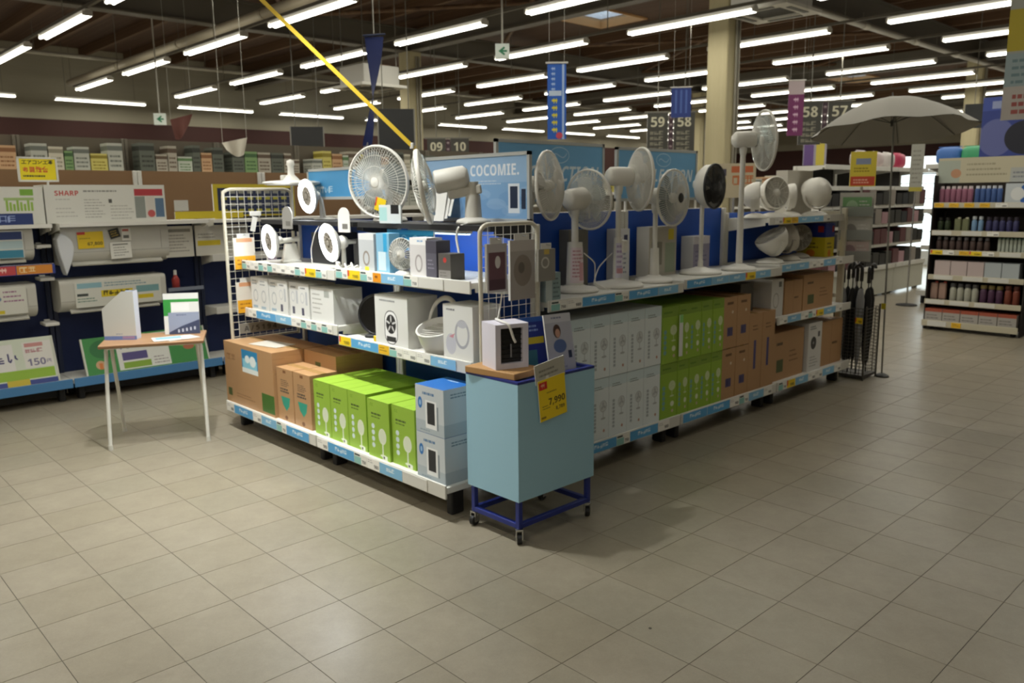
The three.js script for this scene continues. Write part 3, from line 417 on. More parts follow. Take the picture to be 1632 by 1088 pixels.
function blade(R, hub, span, twist, th = 0.003) {   // a swept, cambered blade
  const key = [R, hub, span, twist].join(); if (blades.has(key)) return blades.get(key);
  const s = new THREE.Shape(); s.moveTo(hub * 0.9, -hub * 0.35); s.bezierCurveTo(R * 0.45, -R * span * 0.75, R * 0.95, -R * span * 0.7, R, -R * span * 0.05); s.bezierCurveTo(R * 1.0, R * span * 0.4, R * 0.6, R * span * 0.5, hub * 0.9, hub * 0.4); s.closePath();
  const g = new THREE.ExtrudeGeometry(s, { depth: th, bevelEnabled: false, curveSegments: 10, steps: 1 }); const q = g.attributes.position;
  for (let i = 0; i < q.count; i++) { const y = q.getY(i), x = q.getX(i); q.setZ(i, q.getZ(i) + y * twist + (y * y) * 1.2 - x * 0.05); }
  g.computeVertexNormals(); blades.set(key, g); return g;
}
const PLASTIC = M('#e4e1d8', 0.35), PLASTIC2 = M('#d6d4cc', 0.4), CLEAR = M('#e9eeee', 0.12, 0, { transmission: 0.75, thickness: 0 }), SMOKE = M('#c9d0d0', 0.15, 0, { transmission: 0.7, thickness: 0 }), WIRE = M('#dcdad2', 0.35);
const stickerPink = art(60, 140, (x, w, h) => { fill(x, '#e6d6da', 0, 0, w, h); rows(x, '#c58f98', 8, 12, 40, 8, 14, 6); fill(x, '#d9a7ad', 30, 60, 26, 70); }), stickerLilac = art(60, 140, (x, w, h) => { fill(x, '#d6d2de', 0, 0, w, h); rows(x, '#a58fb8', 8, 10, 40, 6, 20, 9); fill(x, '#c58f98', 8, 100, 44, 20); });
function fan(label, o) {
  const t = thing(o.name ?? 'stand_fan', label, 'fan', o.pos, 0, o.group), hy = o.headY - o.pos[1], pl = o.plastic ?? PLASTIC, yaw = rad(o.yaw), R = o.R;
  mesh('base', lathe([[0, 0], [o.baseR, 0], [o.baseR, 0.012], [o.baseR * 0.93, 0.024], [o.baseR * 0.5, 0.034], [0.035, 0.046], [0, 0.048]], 36), pl, t);
  const ch = o.colH ?? hy * 0.35;
  mesh('column', [cyl(o.colR ?? 0.034, (o.colR ?? 0.034) * 0.85, ch, 22, 0, 0.03, 0)], pl, t);
  if (o.sticker) { const g = new THREE.CylinderGeometry((o.colR ?? 0.034) * 0.87 + 0.001, (o.colR ?? 0.034) + 0.001, ch * 0.8, 22, 1, true, yaw * 0 + 0.2, 2.2).translate(0, 0.04 + ch * 0.45, 0), uv = g.attributes.uv, r = o.sticker; for (let i = 0; i < uv.count; i++) uv.setXY(i, r.u0 + (r.u1 - r.u0) * uv.getX(i), r.v0 + (r.v1 - r.v0) * uv.getY(i)); mesh('sticker', g, sheetOf(r), t); }
  if (o.switchBox) mesh('control_box', rb(0.045, 0.075, 0.05, 0.01, Math.sin(yaw) * 0.03, ch - 0.02, Math.cos(yaw) * 0.03), pl, t);
  mesh('pole', cyl(o.poleR ?? 0.013, o.poleR ?? 0.013, hy - ch - 0.05, 14, 0, ch + 0.03, 0), o.poleMat ?? pl, t);
  mesh('neck', lathe([[0.014, -0.08], [0.02, -0.075], [0.026, -0.04], [0.024, -0.01], [0, -0.005]], 18).translate(0, hy - 0.015, 0), pl, t);
  const head = new THREE.Group(); head.name = 'head'; head.position.y = hy; head.rotation.order = 'YXZ'; head.rotation.set(rad(o.tilt ?? 0), yaw, 0); t.add(head);
  const off = o.off ?? 0.12, mr = o.motorR ?? 0.045, ml = o.motorL ?? 0.13;
  mesh('motor_housing', lathe([[0, -ml / 2], [mr * 0.6, -ml / 2 + 0.004], [mr * 0.95, -ml / 2 + 0.025], [mr, 0], [mr, ml / 2 - 0.01], [mr * 0.9, ml / 2], [0, ml / 2]], 26).rotateX(PI / 2).translate(0, 0.012, o.motorZ ?? 0), pl, head);
  if (o.motorZ) mesh('support_arm', rb(0.05, 0.05, o.motorZ + 0.07, 0.012, 0, -mr - 0.002, o.motorZ / 2), pl, head);
  if (o.drum) mesh('drum', lathe([[R * 0.45, -0.1], [R * 0.8, -0.085], [R * 0.98, -0.05], [R, 0], [R * 0.97, 0.0], [R * 0.94, -0.045], [R * 0.76, -0.078], [R * 0.43, -0.09]], 40).rotateX(PI / 2).translate(0, 0, off), pl, head);
  else mesh('rear_grille', grille(R, -(o.rearD ?? 0.055), o.wires ?? 56, 0.0011, mr * 0.8).clone().translate(0, 0, off), o.wireMat ?? WIRE, head);
  mesh('front_grille', grille(R, o.frontD ?? 0.05, o.wires ?? 56, 0.0011, 0.03, o.pow ?? 2.6).clone().translate(0, 0, off + 0.012), o.faceMat ?? o.wireMat ?? WIRE, head);
  mesh('guard_ring', new THREE.TorusGeometry(R, o.rim ?? 0.006, 8, 48).scale(1, 1, 1.6).translate(0, 0, off + 0.006), o.rimMat ?? pl, head);
  mesh('badge', lathe([[0, 0.004], [0.026, 0.003], [0.032, -0.003], [0, -0.004]], 22).rotateX(PI / 2).translate(0, 0, off + 0.012 + (o.frontD ?? 0.05)), o.badgeMat ?? pl, head);
  mesh('hub', lathe([[0, 0.03], [0.02, 0.026], [0.03, 0.008], [0.032, -0.02], [0, -0.022]], 20).rotateX(PI / 2).translate(0, 0, off + 0.006), o.hubMat ?? pl, head);
  const nb = o.blades ?? 5, bg = blade(R * 0.88, 0.032, o.span ?? 0.62, 0.32);
  for (let i = 0; i < nb; i++) { const m = mesh('blade', bg, o.bladeMat ?? CLEAR, head); m.position.z = off - 0.006; m.rotation.z = (i / nb) * 2 * PI + 0.3; }
  if (o.tag) { const m = mesh('price_tag', card(0.07, 0.075, 0.002, o.tag), sheetOf(o.tag), head); m.position.set(0.04, -R * 0.62, off + 0.06); m.rotation.z = -0.3; }
  if (o.cord) mesh('power_cord', tube(o.cord, 0.0035, 30, 6), PLASTIC, t);
  return t;
}
const yTag = TAG.y[1];
// on the top of the ring light bays
fan('large clear bladed desk fan with a yellow tag above the ring light fans', { name: 'desk_fan', pos: [-3.98, 1.4, -2.8], headY: 1.635, yaw: 20, tilt: 4, R: 0.2, baseR: 0.1, off: 0.1, rearD: 0.1, frontD: 0.03, wires: 64, bladeMat: SMOKE, blades: 3, span: 1.15, colR: 0.03, colH: 0.05, rim: 0.008, tag: yTag, hubMat: PLASTIC2, motorR: 0.06, motorL: 0.14 });
fan('clear desk fan seen edge on with a fat white motor over the blue panel', { name: 'desk_fan', pos: [-3.2, 1.4, -2.77], headY: 1.635, yaw: -42, tilt: 10, R: 0.185, baseR: 0.09, off: 0.25, rearD: 0.05, frontD: 0.045, wires: 60, bladeMat: CLEAR, blades: 5, span: 0.8, colR: 0.045, colH: 0.12, poleR: 0.03, rim: 0.008, motorR: 0.06, motorL: 0.18, motorZ: 0.105, plastic: M('#cfcbc0', 0.4) });
// on the long side
const coil = (s, x = 0.02) => [[x, 0.1, 0.03], [x - 0.04, 0.14 * s, -0.08], [x - 0.08, 0.03, -0.13], [x + 0.02, 0.008, -0.17], [x + 0.07, 0.008, -0.1]];
fan('white stand fan turned side on before the COLLECTION sign', { pos: [-3.1, 1.0, -3.09], headY: 1.587, yaw: 112, tilt: -3, R: 0.178, baseR: 0.11, off: 0.1, bladeMat: PLASTIC2, wires: 80 });
fan('white stand fan turned away with a pink label on its thick column', { pos: [-3.1, 1.0, -3.44], headY: 1.508, yaw: 180, tilt: -4, R: 0.168, baseR: 0.135, off: 0.11, colR: 0.05, colH: 0.25, poleR: 0.02, motorR: 0.062, motorL: 0.15, sticker: stickerPink, bladeMat: CLEAR, wires: 80, cord: [[0.05, 0.22, -0.02], [0.07, 0.16, -0.09], [0.06, 0.05, -0.11], [0.1, 0.008, -0.16], [0.02, 0.008, -0.2]] });
fan('white stand fan side on with a lilac label on its slim pole', { pos: [-3.08, 1.0, -3.8], headY: 1.635, yaw: 152, tilt: 2, R: 0.182, baseR: 0.155, off: 0.13, colR: 0.03, colH: 0.26, poleR: 0.016, motorR: 0.056, motorL: 0.16, sticker: stickerLilac, switchBox: true, bladeMat: PLASTIC2, wires: 90, cord: [[-0.02, 0.2, 0.03], [-0.06, 0.12, 0.1], [-0.04, 0.03, 0.17], [0.04, 0.006, 0.2], [0.08, 0.006, 0.16]] });
fan('white stand fan with clear blades and a dark centre slot', { pos: [-3.07, 1.0, -4.15], headY: 1.52, yaw: 92, tilt: 0, R: 0.168, baseR: 0.12, off: 0.12, motorR: 0.05, bladeMat: SMOKE, blades: 7, wires: 72, badgeMat: M('#2a2a2a', 0.4), poleR: 0.015, colR: 0.03 });
fan('white drum fan with a black wire face', { pos: [-3.07, 1.015, -4.66], headY: 1.59, yaw: 96, tilt: 0, R: 0.142, baseR: 0.14, off: 0.08, drum: true, frontD: 0.025, faceMat: M('#1b1b1c', 0.4), rimMat: M('#232325', 0.4), bladeMat: M('#3a3a3c', 0.4), hubMat: M('#232325', 0.4), badgeMat: M('#3a3a3c', 0.4), blades: 5, wires: 64, poleR: 0.014, colR: 0.02, colH: 0.06, tag: undefined });
fan('tall white living fan with a pale see-through head', { pos: [-3.02, 1.015, -5.06], headY: 1.892, yaw: 143, tilt: -2, R: 0.2, baseR: 0.12, off: 0.14, motorR: 0.055, motorL: 0.16, poleR: 0.018, colR: 0.024, colH: 0.42, bladeMat: CLEAR, wires: 70, blades: 7 });
function circulator(label, o) {
  const t = thing('circulator_fan', label, 'fan', o.pos, rad(o.yaw), o.group), R = o.R, pl = o.mat ?? PLASTIC, hy = R + 0.055;
  mesh('base', lathe([[0, 0], [R * 0.85, 0], [R * 0.85, 0.012], [R * 0.7, 0.026], [R * 0.3, 0.04], [0, 0.042]], 30), pl, t);
  mesh('yoke', plate((() => { const s = new THREE.Shape(); s.absarc(0, 0, R + 0.012, PI * 1.05, PI * 1.95, false); s.absarc(0, 0, R + 0.001, PI * 1.95, PI * 1.05, true); s.closePath(); return s; })(), 0.03).translate(0, hy + 0.008, -0.035), pl, t);
  const h = new THREE.Group(); h.name = 'head'; h.position.y = hy + 0.01; h.rotation.x = rad(o.tilt ?? 0); t.add(h);
  mesh('shell', lathe([[0.0, -R * 1.05], [R * 0.35, -R * 1.0], [R * 0.72, -R * 0.72], [R * 0.95, -R * 0.25], [R, 0.0], [R * 1.0, 0.02], [R * 0.93, 0.026], [R * 0.9, 0.0], [R * 0.6, -R * 0.5], [0, -R * 0.6]], 36).rotateX(PI / 2), pl, h);
  const rg = []; for (const f of [0.3, 0.45, 0.6, 0.75]) rg.push(new THREE.TorusGeometry(R * f, 0.0025, 5, 32).translate(0, 0, 0.022 - f * 0.006)); for (let i = 0; i < 14; i++) rg.push(bx(R * 0.7, 0.003, 0.01, R * 0.56, 0, 0.018).rotateZ((i / 14) * 2 * PI));
  mesh('front_grille', rg, o.grille ?? pl, h); mesh('hub_cap', lathe([[0, 0.012], [R * 0.22, 0.008], [R * 0.26, -0.01], [0, -0.012]], 22).rotateX(PI / 2).translate(0, 0, 0.02), pl, h);
  for (let i = 0; i < 3; i++) { const m = mesh('blade', blade(R * 0.82, 0.02, 0.9, 0.4), o.bladeMat ?? PLASTIC2, h); m.position.z = -R * 0.12; m.rotation.z = i * 2.1; }
  for (let i = 0; i < 9; i++) { const m = mesh('rear_vent', bx(0.006, R * 0.42, 0.004), M('#4d4b46', 0.6), h), a = (i - 4) * 0.16; m.position.set(Math.sin(a) * R * 0.8, R * 0.28, -R * 0.9 * Math.cos(a) + 0.004); m.rotation.set(0.35, a, 0); }
  return t;
}
circulator('white circulator at the open end of the upper shelf facing the tall fan', { pos: [-3.12, 1.36, -5.43], yaw: 120, R: 0.1, tilt: 0 });
circulator('white circulator with a pale green band in the middle of the upper shelf', { pos: [-3.12, 1.36, -5.7], yaw: 70, R: 0.12, tilt: -6 });
circulator('white circulator turned sideways beside the vented one on the upper shelf', { pos: [-3.14, 1.36, -5.99], yaw: 130, R: 0.095, tilt: 0 });
circulator('round white circulator showing its slotted back on the upper shelf', { pos: [-3.08, 1.36, -6.27], yaw: 245, R: 0.12, tilt: 30 });
circulator('white circulator tipped upward on the lower shelf', { pos: [-3.05, 1.03, -5.55], yaw: -30, R: 0.122, tilt: -58 });
circulator('beige circulator leaning back in the middle of the lower shelf', { pos: [-3.1, 1.03, -5.9], yaw: 150, R: 0.115, tilt: -14, mat: M('#bdb6a8', 0.45) });
circulator('grey beige circulator at the back of the lower shelf', { pos: [-3.15, 1.03, -6.18], yaw: 60, R: 0.1, tilt: 0, mat: M('#aaa396', 0.45) });
carton('circulator_box', 'large pale box standing behind the circulators on the upper shelf', undefined, [-3.28, 1.36, -6.3], [0.42, 0.36, 0.1], B, Array(6).fill(plain('#cfcabd')));
carton('circulator_box', 'dark blue and yellow box beside the beige circulators', undefined, [-3.14, 1.03, -6.435], [0.16, 0.27, 0.24], B, (() => { const f = art(80, 110, (x, w, h) => { fill(x, '#1b2f86', 0, 0, w, 46); fill(x, '#b03030', 58, 10, 16, 20); fill(x, '#c9b51e', 0, 46, w, 64); rows(x, '#6a5a10', 20, 64, 44, 2, 12, 5); disc(x, '#d07818', 40, 98, 12); }); return [f, f, plain('#1b2f86'), plain('#1b2f86'), f, f]; })());
// demonstration boxes standing behind the stand fans
carton('display_box', 'white narrow box behind the clear bladed stand fan', undefined, [-3.29, 1.0, -4.06], [0.13, 0.33, 0.08], B, [paleBox, paleBox, paleBox, paleBox, art(60, 150, (x, w, h) => { fill(x, '#dddde0', 0, 0, w, h); fill(x, '#3a3f63', 34, 18, 16, 22); rows(x, '#8d90a6', 10, 56, 36, 6, 13, 5); }), paleBox]);
carton('display_box', 'beige and yellow box behind the drum fan', undefined, [-3.24, 1.015, -4.4], [0.3, 0.32, 0.1], B, [paleBox, paleBox, paleBox, paleBox, art(110, 130, (x, w, h) => { fill(x, '#b7b1a4', 0, 0, w, h); fill(x, '#8a8578', 12, 40, 40, 60); fill(x, '#d7c32a', 76, 8, 22, 28); fill(x, '#9aa58e', 64, 44, 40, 78); }), paleBox]);
carton('display_box', 'lilac box behind the pole of the drum fan', undefined, [-3.24, 1.015, -4.85], [0.2, 0.24, 0.1], B, [paleBox, paleBox, paleBox, paleBox, art(80, 96, (x, w, h) => { fill(x, '#8f8aa0', 0, 0, w, h); fill(x, '#cfcbd0', 0, 0, w, 22); rows(x, '#6a6684', 12, 40, 54, 4, 12, 4); }), paleBox]);
carton('display_box', 'grey tower box between the pink labelled fan and the lilac labelled fan', undefined, [-3.29, 1.0, -3.64], [0.17, 0.34, 0.08], B, Array(6).fill(plain('#77746c')));
{ // clip fans with a glowing ring
  const glow = new THREE.MeshStandardMaterial({ color: '#ffffff', emissive: new THREE.Color(0.95, 0.97, 1.0), emissiveIntensity: 6, roughness: 0.4 });
  const ringFan = (label, pos, ringY, yaw, R, tilt, kind) => {
    const t = thing('ring_light_fan', label, 'ring light', pos, rad(yaw)), hy = ringY - pos[1];
    const h = new THREE.Group(); h.name = 'head'; h.position.y = hy; h.rotation.x = rad(tilt); t.add(h);
    mesh('shell', lathe([[0.02, -0.05], [R * 0.6, -0.04], [R * 0.95, -0.012], [R, 0.0], [R * 0.98, 0.004], [R * 0.5, 0.002], [0.02, -0.02]], 40).rotateX(PI / 2), PLASTIC2, h);
    mesh('glowing_ring', lathe([[R * 0.58, 0.003], [R * 0.6, 0.012], [R * 0.93, 0.012], [R * 0.97, 0.004]], 48).rotateX(PI / 2), glow, h);
    mesh('centre_grille', [new THREE.CylinderGeometry(R * 0.54, R * 0.54, 0.008, 30).rotateX(PI / 2).translate(0, 0, 0.003), ...[...Array(12)].map((_, i) => bx(R * 0.4, 0.003, 0.006, R * 0.3, 0, 0.008).rotateZ((i / 12) * 2 * PI)), new THREE.TorusGeometry(R * 0.3, 0.003, 6, 26).translate(0, 0, 0.008)], M('#8f887c', 0.5), h);
    mesh('centre_cap', new THREE.CylinderGeometry(R * 0.14, R * 0.14, 0.012, 18).rotateX(PI / 2).translate(0, 0, 0.008), M('#948d82', 0.4), h);
    mesh('ball_joint', new THREE.SphereGeometry(0.026, 16, 12).translate(0, 0, -0.066), PLASTIC, h);
    if (kind === 'clip') { mesh('grip_arm', [bar([0, hy, -0.08], [0, hy + 0.01, -0.2], 0.017, 14), plate(poly([[-0.06, 0], [0.06, 0], [0.035, hy - 0.02], [-0.035, hy - 0.02]]), 0.04).rotateY(PI / 2).translate(-0.02, 0, -0.14)], PLASTIC, t); mesh('clip_foot', rb(0.06, 0.018, 0.13, 0.006, 0, 0.009, -0.14), PLASTIC2, t); }
    if (kind === 'post') { mesh('post', [bar([0, hy, -0.08], [0, hy - 0.03, -0.1], 0.012, 12), bar([0, hy - 0.03, -0.1], [0, 0.015, -0.115], 0.011, 12)], PLASTIC, t); mesh('foot_disc', lathe([[0, 0], [0.07, 0], [0.07, 0.008], [0.02, 0.016], [0, 0.017]], 30).translate(0, 0, -0.115), PLASTIC, t); }
    if (kind === 'stub') { mesh('motor_barrel', lathe([[0, -0.17], [0.012, -0.17], [0.014, -0.12], [0.03, -0.11], [0.042, -0.085], [0.035, -0.06], [0, -0.055]], 22).rotateX(PI / 2).translate(0, hy, 0.0), PLASTIC, t); mesh('stem', cyl(0.016, 0.012, hy - 0.01, 14, 0, 0, -0.09), PLASTIC, t); mesh('foot_disc', lathe([[0, 0], [0.06, 0], [0.06, 0.008], [0, 0.014]], 26).translate(0, 0, -0.09), PLASTIC, t); }
    t.updateMatrixWorld(true);
    const at = new THREE.Vector3(0, 0, 0.03).applyMatrix4(h.matrixWorld), to = new THREE.Vector3(0, 0, 1).applyMatrix4(h.matrixWorld);
    const a = new THREE.RectAreaLight(new THREE.Color(0.92, 0.96, 1), kind === 'clip' ? 9 : 34, R * 1.5, R * 1.5); a.position.copy(at); a.lookAt(to); scene.add(a);
  };
  ringFan('clip fan with a lit ring facing outward at the wire panel end of the shelf', [-4.965, 1.12, -2.53], 1.264, -6, 0.112, 5, 'clip');
  ringFan('clip fan with a lit ring on a short stub next to the white cables', [-4.24, 1.12, -2.54], 1.28, -6, 0.116, 9, 'stub');
  ringFan('clip fan with a lit ring on a thin post on the dark top shelf', [-4.78, 1.4, -2.72], 1.553, -2, 0.112, 6, 'post');
}
// ------------------------------------------------------------------ small goods on the ring light shelves
const pack = (name, label, pos, size, front, side, turn = 0, group) => { const s = plain(side, front.page); return carton(name, label, group, pos, size, turn, [s, s, s, s, front, s]); };
pack('handy_fan_box', 'clear fronted grey pack with a yellow dot behind the cables', [-3.83, 1.135, -2.56], [0.15, 0.21, 0.07], art(90, 130, (x, w, h) => { fill(x, '#b9bcbe', 0, 0, w, h); fill(x, '#d5d6d6', 0, 0, w, 22); ring(x, '#8a8076', 44, 84, 16, 7, 22); fill(x, '#e6cf2a', 34, 112, 24, 14); }), '#b4b7b8');
pack('handy_fan_box', 'pale blue pack beside the clear fronted grey pack', [-3.67, 1.135, -2.56], [0.12, 0.215, 0.07], art(70, 130, (x, w, h) => { fill(x, '#7fb1cc', 0, 0, w, h); fill(x, '#2f9ac9', 38, 0, 20, 60); fill(x, '#c9dde6', 10, 60, 40, 60); }), '#6ea6c4');
solo('display_strip', card(0.42, 0.11, 0.01, art(200, 52, (x, w, h) => { fill(x, '#1f8fc4', 0, 0, w, h); for (let i = 0; i < 4; i++) ring(x, '#7cc6e6', 28 + i * 48, 28, 13, 4); fill(x, '#2cb0e6', 0, 0, w, 12); })), sheets[0].m, 'light blue picture strip standing behind the small fan packs', 'sign', [-3.6, 1.31, -2.66], 0);
{ const t = thing('globe_fan', 'round see-through desk fan beside the pale blue pack', 'fan', [-3.525, 1.135, -2.56], 0.3);
  mesh('base', lathe([[0, 0], [0.05, 0], [0.05, 0.01], [0.015, 0.03], [0, 0.03]], 24), PLASTIC2, t); mesh('guard', grille(0.085, 0.03, 30, 0.001, 0.015).clone().translate(0, 0.11, 0.02), WIRE, t); mesh('drum', lathe([[0.03, -0.05], [0.075, -0.03], [0.086, 0.01], [0.082, 0.01], [0.07, -0.025], [0.03, -0.044]], 30).rotateX(PI / 2).translate(0, 0.11, 0.012), M('#c2c2bc', 0.3), t); mesh('hub', new THREE.SphereGeometry(0.022, 14, 10).translate(0.0, 0.11, 0.03), PLASTIC, t); for (let i = 0; i < 4; i++) { const m = mesh('blade', blade(0.07, 0.015, 0.8, 0.3), SMOKE, t); m.position.set(0, 0.11, 0.012); m.rotation.z = i * 1.57; } }
pack('neck_fan_box', 'white box with a ring picture and a white raised flap', [-3.36, 1.135, -2.58], [0.145, 0.2, 0.1], art(90, 120, (x, w, h) => { fill(x, '#cfcccb', 0, 0, w, h); ring(x, '#9a9492', 46, 78, 16, 6, 24); fill(x, '#e9e8e6', 0, 0, w, 22); rows(x, '#7fa2c8', 40, 8, 34, 1, 8, 5); }), '#d3d1ce');
pack('neck_fan_box', 'dark grey box beside the white ring picture box', [-3.235, 1.135, -2.56], [0.085, 0.19, 0.09], art(60, 120, (x, w, h) => { fill(x, '#5c5a66', 0, 0, w, h); fill(x, '#4a4854', 0, 0, w, 40); rows(x, '#8d8a98', 10, 60, 36, 3, 12, 4); }), '#55535e');
pack('neck_fan_box', 'small charcoal box with a red dot near the blue panel', [-3.13, 1.135, -2.56], [0.095, 0.13, 0.09], art(60, 80, (x, w, h) => { fill(x, '#57534f', 0, 0, w, h); disc(x, '#c03a34', 32, 20, 8); fill(x, '#8d8985', 0, 50, w, 30); rows(x, '#6b6763', 8, 56, 40, 2, 9, 3); }), '#4f4b47');
{ // blank speech-bubble cards and grey tickets that hang over the dark shelf
  const tall = (label, pos, turn, c) => { const t = thing('info_card', label, 'price card', pos, turn); const s = new THREE.Shape(); s.moveTo(-0.055, 0); s.lineTo(0.055, 0); s.lineTo(0.055, 0.09); s.absarc(0, 0.09, 0.055, 0, PI, false); s.closePath(); mesh('card', plate(s, 0.004), M(c, 0.5), t); mesh('print', bx(0.05, 0.03, 0.001, 0.01, 0.035, 0.0048), M('#6b6862', 0.6), t); };
  tall('white arched price card hanging over the dark shelf under the clear fan', [-4.18, 1.34, -2.612], 0.1, '#dcdad4'); tall('grey arched price card beneath the upper ring light fan', [-4.86, 1.345, -2.612], 0.1, '#8f8c86');
  solo('price_sign', card(0.16, 0.1, 0.012, art(110, 70, (x, w, h) => { fill(x, '#c6cac8', 0, 0, w, h); fill(x, '#9fc4c0', 0, 10, 40, 50); fill(x, '#141414', 60, 0, 40, 34); })), sheets[0].m, 'grey price sign with a black square below the clear fan', 'sign', [-3.72, 1.4, -2.62].map((v, i) => (i === 1 ? v + 0.05 : v)), 0.2);
  const w = thing('tilted_leaflet', 'stack of white leaflets leaning behind the clear desk fan', 'leaflet', [-3.62, 1.4, -2.86], 0.2); for (let i = 0; i < 3; i++) mesh('sheet', bx(0.14, 0.19, 0.003).rotateX(-0.25 - i * 0.05).translate(i * 0.02, 0.1 + i * 0.012, -i * 0.012), M('#d6d4ce', 0.4), w);
}
{ // white lead in loops along the shelf edge
  const t = thing('charging_cable', 'bundle of white charging cables along the shelf edge below the ring lights', 'cable', [-4.1, 1.126, -2.55]);
  for (let k = 0; k < 3; k++) mesh('loop', tube([[-0.05 + k * 0.07, 0.004, 0], [-0.02 + k * 0.07, 0.03 + k * 0.01, 0.03], [0.05 + k * 0.07, 0.008, 0.05], [0.09 + k * 0.06, 0.035, 0.01], [0.03 + k * 0.07, 0.012, -0.03]], 0.005, 40, 7, true), PLASTIC, t);
  mesh('plug', rb(0.03, 0.05, 0.02, 0.006, -0.02, 0.025, 0.03), PLASTIC, t);
  const d = thing('hanging_cable', 'thin white cable hanging from the dark shelf to the stub of the ring light', 'cable', [-4.52, 1.13, -2.6]); mesh('lead', tube([[0, 0.25, -0.05], [0.02, 0.2, 0], [-0.02, 0.1, 0.01], [0.0, 0.01, 0.02]], 0.003, 24, 6), PLASTIC, d);
}
{ // flat white ceiling fan displayed on a rod at the corner
  const t = thing('ceiling_circulator', 'flat white ceiling fan on a rod above the left wire panel', 'fan', [-5.09, 1.4, -2.78]);
  mesh('rod', cyl(0.008, 0.008, 0.23, 10), PLASTIC, t); mesh('foot', lathe([[0, 0], [0.06, 0], [0.05, 0.01], [0, 0.012]], 24), PLASTIC, t);
  mesh('blade_disc', lathe([[0, 0.225], [0.16, 0.228], [0.19, 0.238], [0.19, 0.25], [0.15, 0.256], [0.05, 0.262], [0, 0.262]], 44), PLASTIC, t);
  mesh('canopy', lathe([[0.06, 0.258], [0.045, 0.275], [0.022, 0.3], [0.02, 0.35], [0.027, 0.365], [0.024, 0.39], [0, 0.4]], 26), PLASTIC, t); mesh('side_lamp', rb(0.05, 0.035, 0.04, 0.01, -0.06, 0.28, 0.02), PLASTIC2, t);
}
{ // lead of the fat motor fan, dark boxes behind the ring lights and a light bar under the dark shelf
  const t = thing('hanging_cable', 'white lead hanging from the fat motor fan in front of the blue panel', 'cable', [-3.13, 1.4, -2.65]); mesh('lead', tube([[-0.03, 0.01, -0.06], [-0.02, -0.01, 0.02], [-0.03, -0.06, 0.03], [0.0, -0.14, 0.04], [0.02, -0.2, 0.06]], 0.006, 24, 8), PLASTIC, t);
  pack('dark_box', 'charcoal box behind the clip arm of the ring light fan', [-4.66, 1.12, -2.83], [0.3, 0.2, 0.16], plain('#2b2b2e'), '#323236'); pack('dark_box', 'charcoal box behind the stub of the ring light fan', [-4.24, 1.12, -2.84], [0.2, 0.17, 0.14], plain('#2b2b2e'), '#323236');
  const b = thing('light_bar', 'slim white light bar under the dark shelf beside the blue panel', 'light', [-3.4, 1.352, -2.7]); mesh('housing', rb(0.5, 0.016, 0.04, 0.004, 0, 0.01, 0), WHITE, b); mesh('diffuser', rb(0.48, 0.008, 0.03, 0.003, 0, -0.001, 0), new THREE.MeshStandardMaterial({ color: '#ffffff', emissive: new THREE.Color(0.7, 0.92, 1), emissiveIntensity: 1.4 }), b);
  const a = new THREE.RectAreaLight(new THREE.Color(0.85, 0.95, 1), 30, 0.48, 0.03); a.position.set(-3.4, 1.344, -2.7); a.rotation.set(-PI / 2 + 0.6, 0, 0); scene.add(a);
}
// ------------------------------------------------------------------ wire panels at both ends
function wirePanel(label, pos, turn, w, h, cell) {
  const t = thing('wire_panel', label, 'wire panel', pos, turn), r = 0.05;
  mesh('frame', tube([[-w / 2, 0, 0], [-w / 2, h * 0.5, 0], [-w / 2, h - r, 0], [-w / 2 + r * 0.3, h - r * 0.3, 0], [-w / 2 + r, h, 0], [0, h, 0], [w / 2 - r, h, 0], [w / 2 - r * 0.3, h - r * 0.3, 0], [w / 2, h - r, 0], [w / 2, h * 0.5, 0], [w / 2, 0, 0]], 0.011, 90, 10), IVORY, t);
  const g = []; for (let x = -w / 2 + cell; x < w / 2 - 0.01; x += cell) g.push(bar([x, 0.02, 0], [x, h, 0], 0.0017, 5)); for (let y = 0.03; y < h - 0.02; y += cell) g.push(bar([-w / 2, y, 0.003], [w / 2, y, 0.003], 0.0017, 5));
  mesh('wire_grid', g, WHITE, t); mesh('bottom_rail', bar([-w / 2, 0.01, 0], [w / 2, 0.01, 0], 0.008, 8), IVORY, t);
}
wirePanel('cream wire panel at the ring light end of the gondola', [-5.31, 0.575, -2.64], B, 0.5, 1.03, 0.05);
wirePanel('cream wire panel hung with packs at the cart end of the gondola', [-2.868, 0.68, -2.71], B, 0.38, 0.73, 0.05);
const hang = (label, pos, size, region, turn = B, group) => { const t = thing('hanging_pack', label, 'hanging pack', pos, turn, group), reg = region; const m = mesh('pack', card(size[0], size[1], 0.014, reg), sheetOf(reg), t); m.position.y = -size[1] / 2 - 0.02; mesh('header_card', bx(size[0] * 0.6, 0.03, 0.004, 0, -0.006, 0), M('#dcdad4', 0.5), t); mesh('hook', bar([0, 0.002, -0.03], [0, 0.0, 0.03], 0.0025, 6), CHROME, t); };
const orangePack = art(60, 96, (x, w, h) => { fill(x, '#e6dfd4', 0, 0, w, h); fill(x, '#e2a47a', 8, 2, 44, 12); fill(x, '#e8a81c', 0, 56, w, 40); rows(x, '#a86a10', 8, 66, 40, 2, 12, 4); });
for (const [y, z] of [[1.3, -2.5], [1.0, -2.5]]) hang('orange and white pack hanging on the ring light end panel', [-5.28, y, z], [0.15, 0.21], orangePack, B, 'orange packs on the end panel');
hang('magenta and grey strap pack hanging beside the orange packs', [-5.28, 1.29, -2.7], [0.07, 0.26], art(40, 120, (x, w, h) => { fill(x, '#b9aeb6', 0, 0, w, h); fill(x, '#c22aa0', 4, 0, 32, 26); ring(x, '#a487a0', 20, 80, 12, 5, 26); }));
